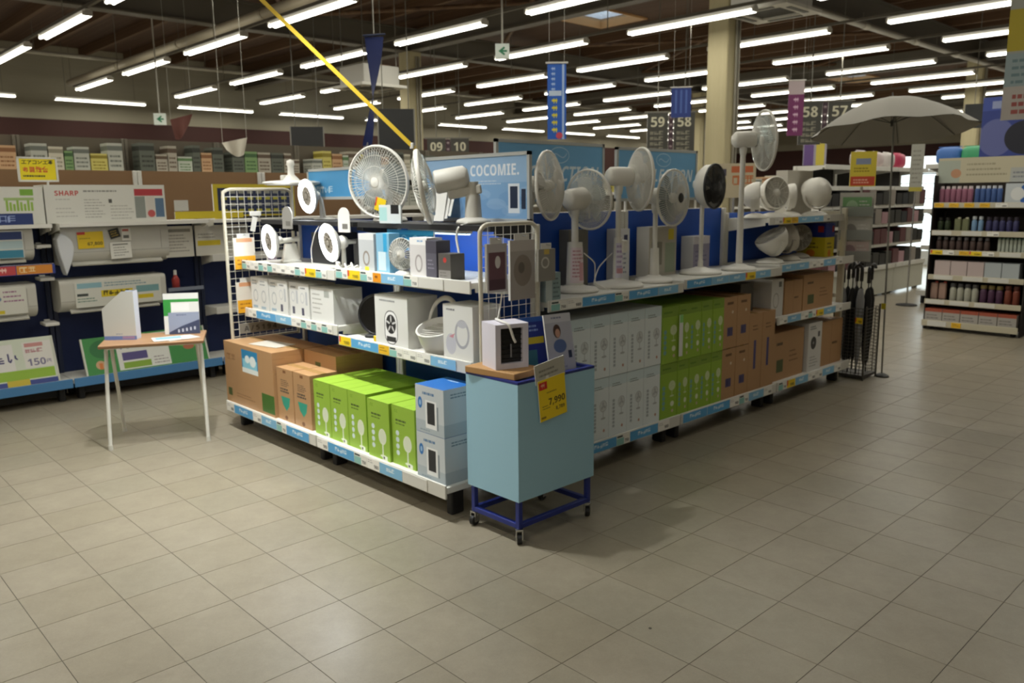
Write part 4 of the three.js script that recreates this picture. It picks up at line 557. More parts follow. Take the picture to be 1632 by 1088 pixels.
{ const t = thing('sale_arrow', 'white price hook hanging at the top of the ring light end panel', 'hook', [-5.285, 1.44, -2.6], B); mesh('arm', rb(0.08, 0.03, 0.02, 0.005, 0, 0, 0), WHITE, t); mesh('tag', bx(0.035, 0.1, 0.003).rotateZ(-0.25).translate(-0.02, -0.07, 0.01), M('#e3e1da', 0.4), t); }
solo('label_plate', card(0.42, 0.07, 0.006, art(160, 30, (x, w, h) => { fill(x, '#8a8880', 0, 0, w, h); word(x, 'A / 5 1 9 4', 14, 23, 20, '#3c3a36'); })), sheets[0].m, 'grey label plate at the foot of the ring light end panel', 'label', [-5.285, 0.66, -2.64], B);
hang('dark plum pack with a silver cap on the cart end panel', [-2.845, 1.34, -2.6], [0.13, 0.23], art(60, 110, (x, w, h) => { fill(x, '#b9b4b2', 0, 0, w, h); fill(x, '#6b4a52', 6, 20, 48, 60); fill(x, '#4f3640', 6, 80, 48, 24); disc(x, '#d9d6d2', 32, 42, 8, 14); }));
hang('taupe pack with a round window on the cart end panel', [-2.845, 1.35, -2.77], [0.17, 0.29], art(80, 130, (x, w, h) => { fill(x, '#a8a19a', 0, 0, w, h); fill(x, '#bdb7b0', 0, 0, w, 24); disc(x, '#8d8378', 40, 66, 28, 34); disc(x, '#6a625a', 36, 60, 10, 12); }));
hang('grey key shaped pack hooked at the panel corner', [-2.825, 1.3, -2.92], [0.12, 0.16], art(60, 80, (x, w, h) => { fill(x, '#8d8a82', 0, 0, w, h); ring(x, '#c9c6be', 24, 34, 12, 4); fill(x, '#cdb35a', 20, 2, 18, 12); }));
{ const r = art(60, 80, (x, w, h) => { fill(x, '#8fa6a8', 0, 0, w, h); fill(x, '#c4d0cf', 0, 0, 26, h); rows(x, '#5d6f72', 30, 16, 24, 5, 12, 4); }); carton('small_box', 'pale teal box standing on the shelf corner beside the wire panel', undefined, [-2.93, 1.0, -3.03], [0.11, 0.15, 0.1], B, [plain('#9fb0b0'), plain('#9fb0b0'), plain('#c2cfce'), plain('#c2cfce'), r, r]); }
// ------------------------------------------------------------------ the light blue cart
{ const t = thing('display_cart', 'light blue panelled display cart on a navy tube frame with casters', 'cart', [-2.628, 0, -2.613]), w = 0.345, d = 0.505, nv = M('#22307e', 0.4), pb = M('#9cc6da', 0.6);
  for (const s of [-1, 1]) { mesh('side_panel', bx(0.008, 0.535, d - 0.0162, s * (w / 2 - 0.004), 0.47, 0), pb, t); mesh('end_panel', bx(w, 0.535, 0.008, 0, 0.47, s * (d / 2 - 0.004)), pb, t); }
  for (const sx of [-1, 1]) for (const sz of [-1, 1]) {
    mesh('post', rb(0.024, 0.66, 0.024, 0.003, sx * (w / 2 - 0.022), 0.4, sz * (d / 2 - 0.022)), nv, t);
    const c = new THREE.Group(); c.name = 'caster'; c.position.set(sx * (w / 2 - 0.022), 0, sz * (d / 2 - 0.022)); c.rotation.y = 0.5 + sx * 0.4; t.add(c);
    mesh('wheel', new THREE.CylinderGeometry(0.025, 0.025, 0.02, 20).rotateZ(PI / 2).translate(0, 0.025, 0.006), M('#171717', 0.5), c); mesh('fork', [bx(0.004, 0.045, 0.03, -0.014, 0.042, 0.002), bx(0.004, 0.045, 0.03, 0.014, 0.042, 0.002), bx(0.034, 0.006, 0.034, 0, 0.066, 0)], CHROME, c);
  }
  for (const s of [-1, 1]) { mesh('lower_rail', rb(w - 0.05, 0.024, 0.024, 0.003, 0, 0.082, s * (d / 2 - 0.022)), nv, t); mesh('lower_rail', rb(0.024, 0.024, d - 0.05, 0.003, s * (w / 2 - 0.022), 0.082, 0), nv, t); mesh('rim', bx(w, 0.012, 0.02, 0, 0.742, s * (d / 2 - 0.01)), nv, t); mesh('rim', bx(0.02, 0.012, d - 0.04, s * (w / 2 - 0.01), 0.742, 0), nv, t); }
  mesh('tray', bx(w - 0.02, 0.01, d - 0.02, 0, 0.72, 0), nv, t);
  const wb = M('#b08654', 0.6); solo('wooden_board', rb(0.3, 0.03, 0.2, 0.004), wb, 'short wooden board on the cart top under the white cooler', 'board', [-2.65, 0.763, -2.46], 0.1);
  const q = thing('personal_cooler', 'white cube cooler with a black front and a white cable on the cart', 'cooler', [-2.655, 0.778, -2.475], rad(46 + 27));
  const shell = new THREE.Shape(); shell.moveTo(-0.08, 0); shell.lineTo(0.08, 0); shell.lineTo(0.08, 0.2); shell.lineTo(-0.08, 0.2); shell.closePath(); shell.holes.push(poly([[-0.058, 0.022], [0.058, 0.022], [0.058, 0.186], [-0.058, 0.186]]));
  mesh('shell', plate(shell, 0.14, 0, 0, -0.07, 0.003), M('#dcd8e4', 0.35), q); mesh('front_grille', [bx(0.116, 0.164, 0.01, 0, 0.104, 0.045), ...[...Array(7)].map((_, i) => bx(0.112, 0.004, 0.012, 0, 0.04 + i * 0.022, 0.052))], M('#101014', 0.45), q); mesh('back_cover', bx(0.118, 0.166, 0.01, 0, 0.104, -0.06), M('#cfcbd8', 0.4), q);
  mesh('cable', tube([[-0.02, 0.21, -0.05], [-0.035, 0.212, 0.04], [-0.02, 0.2, 0.082], [0.0, 0.14, 0.085], [0.012, 0.12, 0.082]], 0.006, 26, 8), M('#e8e6e0', 0.4), q); mesh('indicator', bx(0.006, 0.06, 0.004, 0.0, 0.08, 0.06), M('#8a8a90', 0.4), q);
  const lf = thing('loose_lead', 'thin white lead hanging from the wire panel behind the cooler', 'cable', [-2.83, 0.72, -2.6]); mesh('lead', tube([[0, 0.36, -0.02], [0.03, 0.3, 0.02], [0.05, 0.22, 0.06], [0.06, 0.15, 0.05]], 0.004, 22, 7), PLASTIC, lf);
  const board = (name, label, pos, turn, lean, w2, h2, region) => { const b = thing(name, label, 'leaflet', pos, turn); const m = mesh('printed_board', card(w2, h2, 0.008, region), sheetOf(region), b); m.rotation.x = lean; m.position.set(0, Math.cos(lean) * h2 / 2, Math.sin(lean) * h2 / 2); mesh('stand_leg', bx(0.03, h2 * 0.7, 0.004).rotateX(-lean * 0.9).translate(0, h2 * 0.33, -0.03 - h2 * 0.12), M('#c9c6be', 0.5), b); };
  board('promo_board', 'navy promotion board with a yellow line behind the cooler', [-2.73, 0.725, -2.735], rad(80), -0.12, 0.17, 0.24, art(110, 150, (x, w3, h3) => { fill(x, '#1b2f86', 0, 0, w3, h3); fill(x, '#2f5fb0', 0, 0, w3, 16); rows(x, '#8fa6dc', 20, 26, 70, 2, 12, 6); fill(x, '#d2bb2c', 34, 62, 64, 20); fill(x, '#3d7a86', 10, 100, 60, 50); }));
  board('promo_board', 'grey leaflet showing a person in blue on the cart', [-2.56, 0.725, -2.76], rad(82), -0.2, 0.16, 0.27, art(110, 170, (x, w3, h3) => { fill(x, '#b4b6c2', 0, 0, w3, h3); fill(x, '#c9cad2', 0, 0, w3, 26); rows(x, '#8286a0', 30, 10, 50, 1, 8, 5); disc(x, '#4a3730', 48, 52, 15, 20); disc(x, '#c79a84', 50, 58, 10, 13); disc(x, '#5a6f9c', 54, 96, 26, 20); fill(x, '#24304c', 84, 112, 14, 22); rows(x, '#8f93ac', 12, 146, 70, 2, 10, 4); }));
  const yl = art(180, 200, (x, w3, h3) => { fill(x, '#eed018', 0, 0, w3, h3); fill(x, '#cf2f22', 8, 12, 52, 36); glyphs(x, '特', 18, 16, 28, '#e8b48a', 0.09); rows(x, '#9a7d18', 54, 66, 90, 1, 10, 6); word(x, '7,990', 172, 132, 44, '#3a2c0c', 'bold', 'sans-serif', 'right'); rows(x, '#7c6414', 20, 128, 50, 2, 12, 4); word(x, '8,789', 166, 166, 24, '#3a2c0c', 'bold', 'sans-serif', 'right'); fill(x, '#8a7016', 10, 178, 30, 10); });
  const ps = thing('price_pop', 'yellow price card with red corner clipped to the cart edge', 'price card', [-2.448, 0.62, -2.565], B); { const m = mesh('yellow_card', card(0.175, 0.19, 0.003, yl), sheetOf(yl), ps); m.position.set(0, 0.03, 0.004); m.rotation.z = 0.1; } { const r = art(150, 70, (x, w3, h3) => { fill(x, '#b3b1a4', 0, 0, w3, h3); rows(x, '#7f7d74', 20, 24, 110, 2, 16, 7); }), m = mesh('grey_card', card(0.19, 0.09, 0.003, r), sheetOf(r), ps); m.position.set(-0.012, 0.155, 0.0); m.rotation.z = 0.13; } mesh('clip', rb(0.02, 0.05, 0.014, 0.004, -0.03, 0.11, -0.004), M('#d8d6d0', 0.3), ps);
}
// ------------------------------------------------------------------ folding table with leaflets
{ const th = 1.125, t = thing('folding_table', 'small wooden topped folding table with white tube legs', 'table', [-5.35, 0, -1.885], th), w = 0.61, d = 0.42, tm = new THREE.MeshStandardMaterial({ map: woodMap(256, 128, '#a9825e', '#6b4a2e', 120), roughness: 0.5 }), lg = M('#d6d4ca', 0.35);
  mesh('tabletop', rb(w, 0.022, d, 0.006, 0, 0.651, 0), tm, t);
  mesh('edge_trim', [bx(w + 0.002, 0.006, 0.003, 0, 0.651, d / 2 + 0.001), bx(w + 0.002, 0.006, 0.003, 0, 0.651, -d / 2 - 0.001)], M('#7d5c3e', 0.5), t);
  const frame = (zFoot, zTop, x) => tube([[-x, 0.012, zFoot], [-x * 0.99, 0.3, zFoot * 0.55 + zTop * 0.45], [-x * 0.97, 0.58, zTop], [-x * 0.9, 0.628, zTop], [0, 0.63, zTop], [x * 0.9, 0.628, zTop], [x * 0.97, 0.58, zTop], [x * 0.99, 0.3, zFoot * 0.55 + zTop * 0.45], [x, 0.012, zFoot]], 0.0115, 110, 10);
  mesh('front_leg_frame', frame(0.215, 0.1, 0.288), lg, t); mesh('rear_leg_frame', frame(-0.215, 0.03, 0.262), lg, t);
  for (const [x, z] of [[-0.288, 0.215], [0.288, 0.215], [-0.262, -0.215], [0.262, -0.215]]) mesh('foot_cap', cyl(0.015, 0.013, 0.03, 12, x, 0, z), M('#c9c7bd', 0.5), t);
  const L = (x, z) => { const c = Math.cos(th), s = Math.sin(th); return [-5.35 + x * c + z * s, 0.662, -1.885 - x * s + z * c]; };
  const h = thing('magazine_file', 'white magazine file with blue sky print and sloping top on the folding table', 'magazine file', L(-0.19, -0.02), th - 0.25);
  const fl = poly([[-0.1, 0], [0.1, 0], [0.1, 0.31], [0.03, 0.31], [-0.1, 0.2]]), fr = art(160, 240, (x, w3, h3) => { fill(x, '#cfcfc9', 0, 0, w3, h3); fill(x, '#6f86c0', 0, h3 - 20, w3, 20); fill(x, '#a98ab0', 90, h3 - 18, 60, 12); rows(x, '#8d98b0', 60, h3 - 32, 40, 1, 6, 4); });
  { const g = plate(fl, 0.003, 0, 0, 0.035), uv = g.attributes.uv, p = g.attributes.position; for (let i = 0; i < uv.count; i++) uv.setXY(i, fr.u0 + (fr.u1 - fr.u0) * (p.getX(i) + 0.1) / 0.2, fr.v0 + (fr.v1 - fr.v0) * p.getY(i) / 0.31); mesh('front_panel', g, sheetOf(fr), h); mesh('rear_panel', plate(fl, 0.003, 0, 0, -0.038), M('#c9ccd6', 0.5), h); }
  mesh('spine', [bx(0.003, 0.31, 0.07, 0.0985, 0.155, 0), bx(0.003, 0.2, 0.07, -0.0985, 0.1, 0), bx(0.2, 0.003, 0.07, 0, 0.002, 0)], M('#c9ccd6', 0.5), h); mesh('catalogue', plate(poly([[-0.09, 0], [0.09, 0], [0.09, 0.3], [0.04, 0.3], [-0.09, 0.19]]), 0.02, 0, 0.005, -0.012), M('#5f86c8', 0.35), h); mesh('catalogue', plate(poly([[-0.09, 0], [0.09, 0], [0.09, 0.305], [0.05, 0.305], [-0.09, 0.205]]), 0.01, 0, 0.005, 0.014), M('#9db8dc', 0.35), h);
  const c = thing('catalogue_stand', 'upright green and white catalogue on the folding table', 'catalogue', L(0.165, -0.1), th - 0.1), cr = art(160, 200, (x, w3, h3) => { fill(x, '#e8e8e4', 0, 0, w3, h3); fill(x, '#3f9a48', 0, 30, w3, 14); fill(x, '#3f9a48', 0, 30, 34, 80); fill(x, '#f2f2f0', 36, 50, 80, 36); fill(x, '#9aa2b8', 20, 94, 140, 106); x.fillStyle = '#454c66'; x.beginPath(); x.moveTo(20, 190); x.lineTo(80, 160); x.lineTo(160, 130); x.lineTo(160, 200); x.lineTo(20, 200); x.fill(); for (let i = 0; i < 5; i++) fill(x, '#c2c8d6', 60 + i * 18, 176 - i * 3, 8, 16); rows(x, '#6a7390', 56, 104, 60, 1, 8, 5); });
  { const m = mesh('cover', card(0.22, 0.27, 0.012, cr), sheets[0].g, c); m.position.y = 0.135; m.rotation.x = -0.1; mesh('easel', bx(0.04, 0.2, 0.006).rotateX(0.3).translate(0, 0.1, -0.05), M('#bfc2c4', 0.4), c); }
  const lr = art(150, 110, (x, w3, h3) => { fill(x, '#e6e6dc', 0, 0, w3, h3); fill(x, '#7fb2cc', 14, 14, 110, 60); rows(x, '#9aa', 16, 84, 90, 2, 10, 4); }), lt = thing('flat_leaflet', 'pale blue leaflets lying flat on the folding table', 'leaflet', L(0.1, 0.1), th + 0.2); { const m = mesh('top_sheet', card(0.21, 0.15, 0.003, lr), sheetOf(lr), lt); m.rotation.x = -PI / 2; m.position.y = 0.0045; mesh('under_sheet', bx(0.2, 0.0025, 0.15).rotateY(0.3).translate(0.06, 0.0014, -0.01), M('#cfd2cc', 0.4), lt); }
}
// ------------------------------------------------------------------ air conditioner aisle
const AX = -7.2;
['white and navy gondola bay with the slanted purple lettered board', 'navy panelled gondola bay showing two air conditioners', 'navy panelled gondola bay behind the wire panel', 'navy panelled gondola bay hidden behind the brown cartons'].forEach((l, i) => gondola('aircon_gondola', l, [AX, 0, -0.555 - 1.2 * i], B, { D: 0.4, H: 1.37, panel: NAVY, rail: RAILB, tags: '', kick: 0.12, post: M('#202a44', 0.5), shelves: [{ y: 1.37, d: 0.36 }, ...(i > 1 ? [{ y: 1.06, d: 0.3, tags: '' }, { y: 0.6, d: 0.3, tags: '' }] : [])] }));
[-0.9, -2.1, -3.3, -4.5].forEach((z) => gondola('rear_gondola', 'tall gondola with brown pegboard backing the air conditioner bays', [AX - 0.58, 0, z + 0.6], B, { D: 0.5, H: 1.8, panel: M('#8a6a49', 0.7), tags: '', group: 'gondolas with brown pegboard' }));
function aircon(label, pos, w, h, d, front, extras = [], wing) {
  const t = thing('air_conditioner', label, 'air conditioner', pos, B), s = new THREE.Shape();
  s.moveTo(0, 0); s.lineTo(-d * 0.55, 0); s.bezierCurveTo(-d * 0.85, 0.01, -d, h * 0.18, -d, h * 0.35); s.lineTo(-d, h * 0.86); s.bezierCurveTo(-d, h * 0.97, -d * 0.94, h, -d * 0.85, h); s.lineTo(0, h); s.closePath();
  mesh('body', plate(s, w - 0.008, 0, 0, 0, 0.004).rotateY(PI / 2).translate(-w / 2 + 0.004, 0, 0), M('#c6c4ba', 0.35), t);
  mesh('louvre_flap', bx(w * 0.84, 0.012, d * 0.36).rotateX(0.5).translate(0, h * 0.06, d * 0.86), M('#c4c2b8', 0.4), t);
  mesh('panel_seam', [bx(w * 0.99, 0.003, 0.004, 0, h * 0.34, d + 0.003), bx(0.003, h * 0.5, 0.004, w * 0.42, h * 0.62, d + 0.003)], M('#8f8d84', 0.5), t);
  if (front) { const m = mesh('front_print', card(front[0], front[1], 0.003, front[2]), sheetOf(front[2]), t); m.position.set(front[3] ?? 0, front[4] ?? h * 0.6, d + 0.006); }
  for (const [name, ew, eh, reg, ex, ey, tilt] of extras) { const m = mesh(name, card(ew, eh, 0.003, reg), sheetOf(reg), t); m.position.set(ex, ey, d + 0.012); m.rotation.z = tilt ?? 0; }
  if (wing) mesh('side_wing', plate((() => { const q = new THREE.Shape(); q.moveTo(0.02, 0.3); q.bezierCurveTo(0.1, 0.28, 0.12, 0.2, 0.07, 0.08); q.lineTo(0.04, 0); q.bezierCurveTo(0.03, 0.08, 0, 0.16, 0, 0.26); q.closePath(); return q; })(), 0.1, -w / 2 - 0.03, -0.06, d - 0.06, 0.008), M('#cfd2d6', 0.35), t);
}
const priceY = art(110, 76, (x, w, h) => { fill(x, '#ecc915', 0, 0, w, h); fill(x, '#cf3826', 0, 0, 34, 13); word(x, '67,800', 104, 62, 21, '#4a3b0c', 'bold', 'sans-serif', 'right'); rows(x, '#b0920e', 10, 28, 60, 1, 8, 4); });
const specW = art(90, 72, (x, w, h) => { fill(x, '#e6e5de', 0, 0, w, h); fill(x, '#8a8a84', 12, 8, 64, 6); rows(x, '#9a9a94', 14, 22, 62, 4, 11, 4); }), darkT = art(50, 44, (x, w, h) => { fill(x, '#26241c', 0, 0, w, h); rows(x, '#b99b3a', 8, 10, 34, 3, 10, 4); }), smallW = art(60, 60, (x, w, h) => { fill(x, '#dedcd4', 0, 0, w, h); fill(x, '#b0584a', 6, 6, 40, 10); fill(x, '#6a6a62', 10, 34, 36, 14); });
aircon('white air conditioner with a yellow price card on the navy panel', [AX + 0.03, 1.045, -2.215], 0.82, 0.288, 0.24, null, [['price_card', 0.19, 0.13, priceY, -0.2, 0.19, 0.02], ['spec_card', 0.16, 0.13, specW, 0.02, 0.1, 0.03], ['dark_tag', 0.08, 0.075, darkT, -0.02, 0.235, 0.25], ['label', 0.07, 0.1, smallW, 0.07, 0.225, 0]], true);
aircon('white air conditioner with a yellow banner print below the price tagged one', [AX + 0.03, 0.68, -2.165], 0.81, 0.25, 0.24, [0.66, 0.2, art(330, 100, (x, w, h) => { fill(x, '#d6d6cc', 0, 0, w, h); fill(x, '#8fb8c4', 10, 6, 90, 20); rows(x, '#88a0a8', 110, 8, 190, 2, 10, 5); fill(x, '#dcc41e', 96, 38, 120, 26); glyphs(x, '高機能冷房', 104, 41, 19, '#4d4410', 0.13); fill(x, '#3c4440', 8, 46, 40, 10); rows(x, '#6a8a78', 8, 64, 80, 2, 10, 4); fill(x, '#7aa3a6', 230, 30, 90, 26); fill(x, '#d6bf2a', 236, 66, 60, 16); fill(x, '#b0a8ae', 140, 72, 60, 26); }, 1), 0.03, 0.13]);
aircon('air conditioner mock-up printed with blue squares', [AX + 0.03, 1.1, -1.22], 0.8, 0.234, 0.24, [0.46, 0.2, art(230, 100, (x, w, h) => { fill(x, '#d9dcd8', 0, 0, w, h); for (let i = 0; i < 3; i++) { fill(x, ['#2f6f9c', '#2a5a8a', '#347a96'][i], 4, 4 + i * 33, 110, 28); fill(x, ['#2c3f78', '#bcd2d6', '#3a86a2'][i], 120, 4 + i * 33, 106, 28); rows(x, '#cfe2ea', 12, 14 + i * 33, 80, 1, 8, 6); } }, 1), 0.1, 0.125]);
aircon('white air conditioner with small yellow and green print near the floor board', [AX + 0.03, 0.67, -1.2], 0.8, 0.255, 0.24, [0.5, 0.2, art(230, 96, (x, w, h) => { fill(x, '#d6d5cb', 0, 0, w, h); fill(x, '#3d6f9a', 4, 30, 40, 44); fill(x, '#4a9a6a', 46, 44, 22, 30); disc(x, '#6f86a0', 128, 40, 26, 12); rows(x, '#9a6a8a', 160, 14, 60, 3, 16, 5); fill(x, '#d2bf2c', 40, 80, 120, 12); }, 1), 0.08, 0.14]);
solo('promo_strip', card(0.9, 0.075, 0.03, art(340, 34, (x, w, h) => { fill(x, '#2f3f8c', 0, 0, w, h); fill(x, '#c2484a', 180, 3, 60, 28); fill(x, '#d98a2c', 242, 3, 90, 28); glyphs(x, '水', 104, 7, 20, '#b9c4e6', 0.12); glyphs(x, '省電', 250, 7, 19, '#f2d9a8', 0.12); glyphs(x, '快', 200, 7, 19, '#f2c9c0', 0.12); }, 1)), sheets[1].m, 'navy red and orange promotion strip between the two mock-up air conditioners', 'sign', [AX + 0.3, 1.035, -1.285], B);
solo('promo_strip', card(0.5, 0.085, 0.012, art(200, 34, (x, w, h) => { fill(x, '#22356f', 0, 0, w, h); glyphs(x, '快適空調', 70, 8, 20, '#9fb0dc', 0.1); }, 1)), sheets[1].m, 'navy header strip above the blue square mock-up', 'sign', [AX + 0.37, 1.41, -1.36], B);
for (const y of [0.95, 1.2, 0.6]) { const t = thing('shelf_peg', 'bare white shelf peg on the dark upright between the bays', 'bracket', [AX + 0.1, y, -1.69], B, 'white shelf pegs'); mesh('peg', rb(0.1, 0.025, 0.16, 0.006, 0, 0, 0.08), WHITE, t); mesh('peg_plate', rb(0.04, 0.05, 0.02, 0.004, 0, 0, 0.005), WHITE, t); }
const BW = plain('#d6d5cc', 1), unitFront = art(360, 120, (x, w, h) => { fill(x, '#d6d5cc', 0, 0, w, h); word(x, 'SHARP', 28, 34, 22, '#b8423c'); rows(x, '#b4b2aa', 30, 44, 50, 1, 8, 3); rows(x, '#8d8b84', 110, 18, 140, 1, 8, 5); rows(x, '#a9a79f', 110, 46, 60, 7, 9, 3); fill(x, '#55544e', 182, 46, 10, 12); rows(x, '#b0aea6', 186, 66, 70, 5, 10, 3); rows(x, '#b4b2aa', 28, 72, 60, 3, 12, 3); fill(x, '#b23c42', 262, 14, 90, 22); fill(x, '#8a8f88', 262, 38, 32, 70); fill(x, '#cfc9c0', 296, 38, 28, 70); disc(x, '#c05a58', 312, 94, 12); fill(x, '#5b7590', 326, 44, 28, 62); }, 1);
carton('aircon_box', 'long white air conditioner box with red lettering and photos', undefined, [AX + 0.16, 1.37, -2.165], [0.89, 0.29, 0.28], B, [BW, BW, BW, BW, unitFront, BW]);
carton('aircon_box', 'long white air conditioner box with green bar charts', undefined, [AX + 0.16, 1.37, -1.25], [0.92, 0.275, 0.28], B, [BW, BW, BW, BW, art(360, 110, (x, w, h) => { fill(x, '#d6d5cc', 0, 0, w, h); fill(x, '#5f9a5c', 180, 6, 60, 16); fill(x, '#7aa83c', 300, 8, 34, 18); for (let i = 0; i < 8; i++) fill(x, '#93b54a', 262 + i * 9, 40 + (i % 3) * 5, 6, 30 - (i % 3) * 5); fill(x, '#9fb874', 258, 32, 76, 8); rows(x, '#a9aaa2', 20, 30, 150, 6, 12, 4); }, 1), BW]);
{ const r = art(170, 110, (x, w, h) => { fill(x, '#e9d512', 0, 0, w, h); glyphs(x, 'エアコン工事', 12, 8, 23, '#26240e', 0.13); glyphs(x, 'お見積合', 14, 42, 28, '#c8542a', 0.15); rows(x, '#3a3610', 14, 84, 140, 1, 8, 8); }), t = thing('yellow_sign', 'yellow sign in a white frame standing on the air conditioner boxes', 'sign', [AX + 0.2, 1.645, -1.72], B + 0.1);
  mesh('board', card(0.25, 0.16, 0.006, r), sheetOf(r), t).position.y = 0.13; mesh('frame', [bx(0.28, 0.014, 0.012, 0, 0.215, 0), bx(0.28, 0.014, 0.012, 0, 0.045, 0), bx(0.014, 0.18, 0.012, -0.133, 0.13, 0), bx(0.014, 0.18, 0.012, 0.133, 0.13, 0)], M('#d6d4cc', 0.4), t); mesh('stem', cyl(0.008, 0.008, 0.05, 10, 0.06, 0, 0), WHITE, t); mesh('foot', rb(0.08, 0.012, 0.06, 0.004, 0.06, 0.006, 0), WHITE, t); }
for (const [z, k] of [[-2.72, 0], [-2.98, 1], [-3.22, 2]]) pack('info_board', ['white specification board with a grey heading on the side shelf', 'white board with a yellow stripe on the side shelf', 'plain white board behind the orange packs'][k], [AX + 0.24, 1.06, z], [0.24, 0.26, 0.012], art(110, 120, (x, w, h) => { fill(x, '#cfccc0', 0, 0, w, h); fill(x, k === 1 ? '#d2bc2c' : '#8d8a7e', 8, k === 1 ? 60 : 12, 92, k === 1 ? 20 : 12); rows(x, '#8f8c82', 12, 34, 80, k === 1 ? 2 : 6, 12, 4); }, 1), '#bdbaae', B);
solo('info_board', card(0.6, 0.06, 0.012, art(200, 24, (x, w, h) => { fill(x, '#cdb92a', 0, 0, w, h); }, 1)), sheets[1].m, 'yellow strip leaning above the white specification boards', 'sign', [AX + 0.3, 1.41, -2.98], B);
{ const r = art(220, 100, (x, w, h) => { fill(x, '#c9b52c', 0, 0, w, h); fill(x, '#26304e', 12, 12, w - 24, h - 24); for (let i = 0; i < 4; i++) for (let j = 0; j < 8; j++) fill(x, i % 2 ? '#a8a23a' : '#8f8f84', 20 + j * 23, 18 + i * 18, 15, 10); }, 1), t = thing('price_board', 'yellow framed dark price board behind the ring light end panel', 'sign', [AX + 0.2, 1.37, -3.45], B); mesh('board', card(0.78, 0.3, 0.02, r), sheetOf(r), t).position.y = 0.15; mesh('foot', rb(0.5, 0.02, 0.1, 0.004, 0, 0.01, -0.01), DARK, t); }
{ const t = thing('paper_sign', 'small white paper sign clipped beside the brown pegboard', 'sign', [AX + 0.2, 1.37, -2.78], B); mesh('paper', bx(0.12, 0.09, 0.002, 0, 0.12, 0), M('#c2c0b8', 0.6), t); mesh('clip_stem', cyl(0.004, 0.004, 0.08, 8), CHROME, t); mesh('foot', rb(0.06, 0.01, 0.05, 0.003, 0, 0.005, 0), WHITE, t); }
{ const t = thing('spray_bottle', 'small red and white bottle on the lower navy shelf', 'bottle', [AX + 0.2, 0.79, -2.68]); mesh('body', lathe([[0, 0], [0.03, 0], [0.032, 0.08], [0.02, 0.1], [0.012, 0.12], [0, 0.12]], 18), M('#a83a36', 0.4), t); mesh('cap', cyl(0.014, 0.012, 0.04, 12, 0, 0.118, 0), M('#d8d6d0', 0.4), t); const u = thing('small_shelf', 'short navy shelf holding the red bottle', 'shelf', [AX + 0.02, 0.79, -2.74], B); mesh('board', bx(0.3, 0.02, 0.24, 0, -0.01, 0.12), NAVY, u); mesh('lip', bx(0.3, 0.03, 0.008, 0, 0.0, 0.244), M('#7f8694', 0.4), u); }
// slanted boards leaning on the low deck
function slanted(label, z, w, h, region) { const t = thing('floor_board', label, 'sign', [AX + 0.36, 0.17, z], B), lean = -0.35; const m = mesh('board', card(w, h, 0.014, region), sheetOf(region), t); m.rotation.x = lean; m.position.set(0, Math.cos(lean) * h / 2 + 0.004, Math.sin(lean) * h / 2); mesh('prop', bx(0.06, h * 0.8, 0.01).rotateX(0.25).translate(0, h * 0.4, -h * 0.42), WHITE, t); mesh('edge_profile', [bx(0.014, h, 0.02, -w / 2, 0, 0), bx(0.014, h, 0.02, w / 2, 0, 0)].map((g) => g.rotateX(lean).translate(0, Math.cos(lean) * h / 2 + 0.004, Math.sin(lean) * h / 2)), M('#c9cabd', 0.4), t); }
slanted('slanted white board with dark purple lettering on the low deck', -1.26, 0.82, 0.36, art(330, 150, (x, w, h) => { fill(x, '#cfd6c4', 0, 0, w, h); fill(x, '#dedcd8', 0, 16, 220, 84); glyphs(x, '水洗い', 118, 42, 37, '#3a3566', 0.11); glyphs(x, '内部', 96, 20, 16, '#46406e', 0.12); fill(x, '#dcd9d2', 246, 14, 78, 82); fill(x, '#c48a86', 252, 18, 50, 12); glyphs(x, '電気代', 252, 36, 15, '#a86a72', 0.1); word(x, '150', 252, 90, 31, '#77738f'); glyphs(x, '円', 305, 72, 14, '#77738f', 0.1); fill(x, '#c4532c', 60, 104, 80, 30); glyphs(x, '自動', 74, 108, 22, '#eac9a8', 0.12); fill(x, '#93b83a', 142, 100, 180, 30); fill(x, '#3d4a8c', 0, 134, w, 16); fill(x, '#c9b43a', 190, 130, 60, 20); }, 1));
slanted('slanted green and white cooling board behind the folding table', -2.36, 0.98, 0.3, art(380, 120, (x, w, h) => { fill(x, '#3f8a45', 0, 0, w, h); disc(x, '#2d6f3a', 60, 40, 40, 30); disc(x, '#c9a07a', 44, 90, 14); fill(x, '#cf7a3a', 40, 84, 10, 20); fill(x, '#dcdcd4', 96, 6, 160, 110); glyphs(x, '冷房', 110, 12, 38, '#4a4478', 0.1); fill(x, '#544c80', 110, 60, 76, 26); fill(x, '#86a83a', 110, 92, 84, 20); glyphs(x, '強', 206, 12, 30, '#8d9a86', 0.08); rows(x, '#a39a98', 204, 84, 46, 3, 10, 4); disc(x, '#7fb04a', 330, 40, 50, 30); disc(x, '#b06a4a', 320, 66, 18, 10); }, 1));
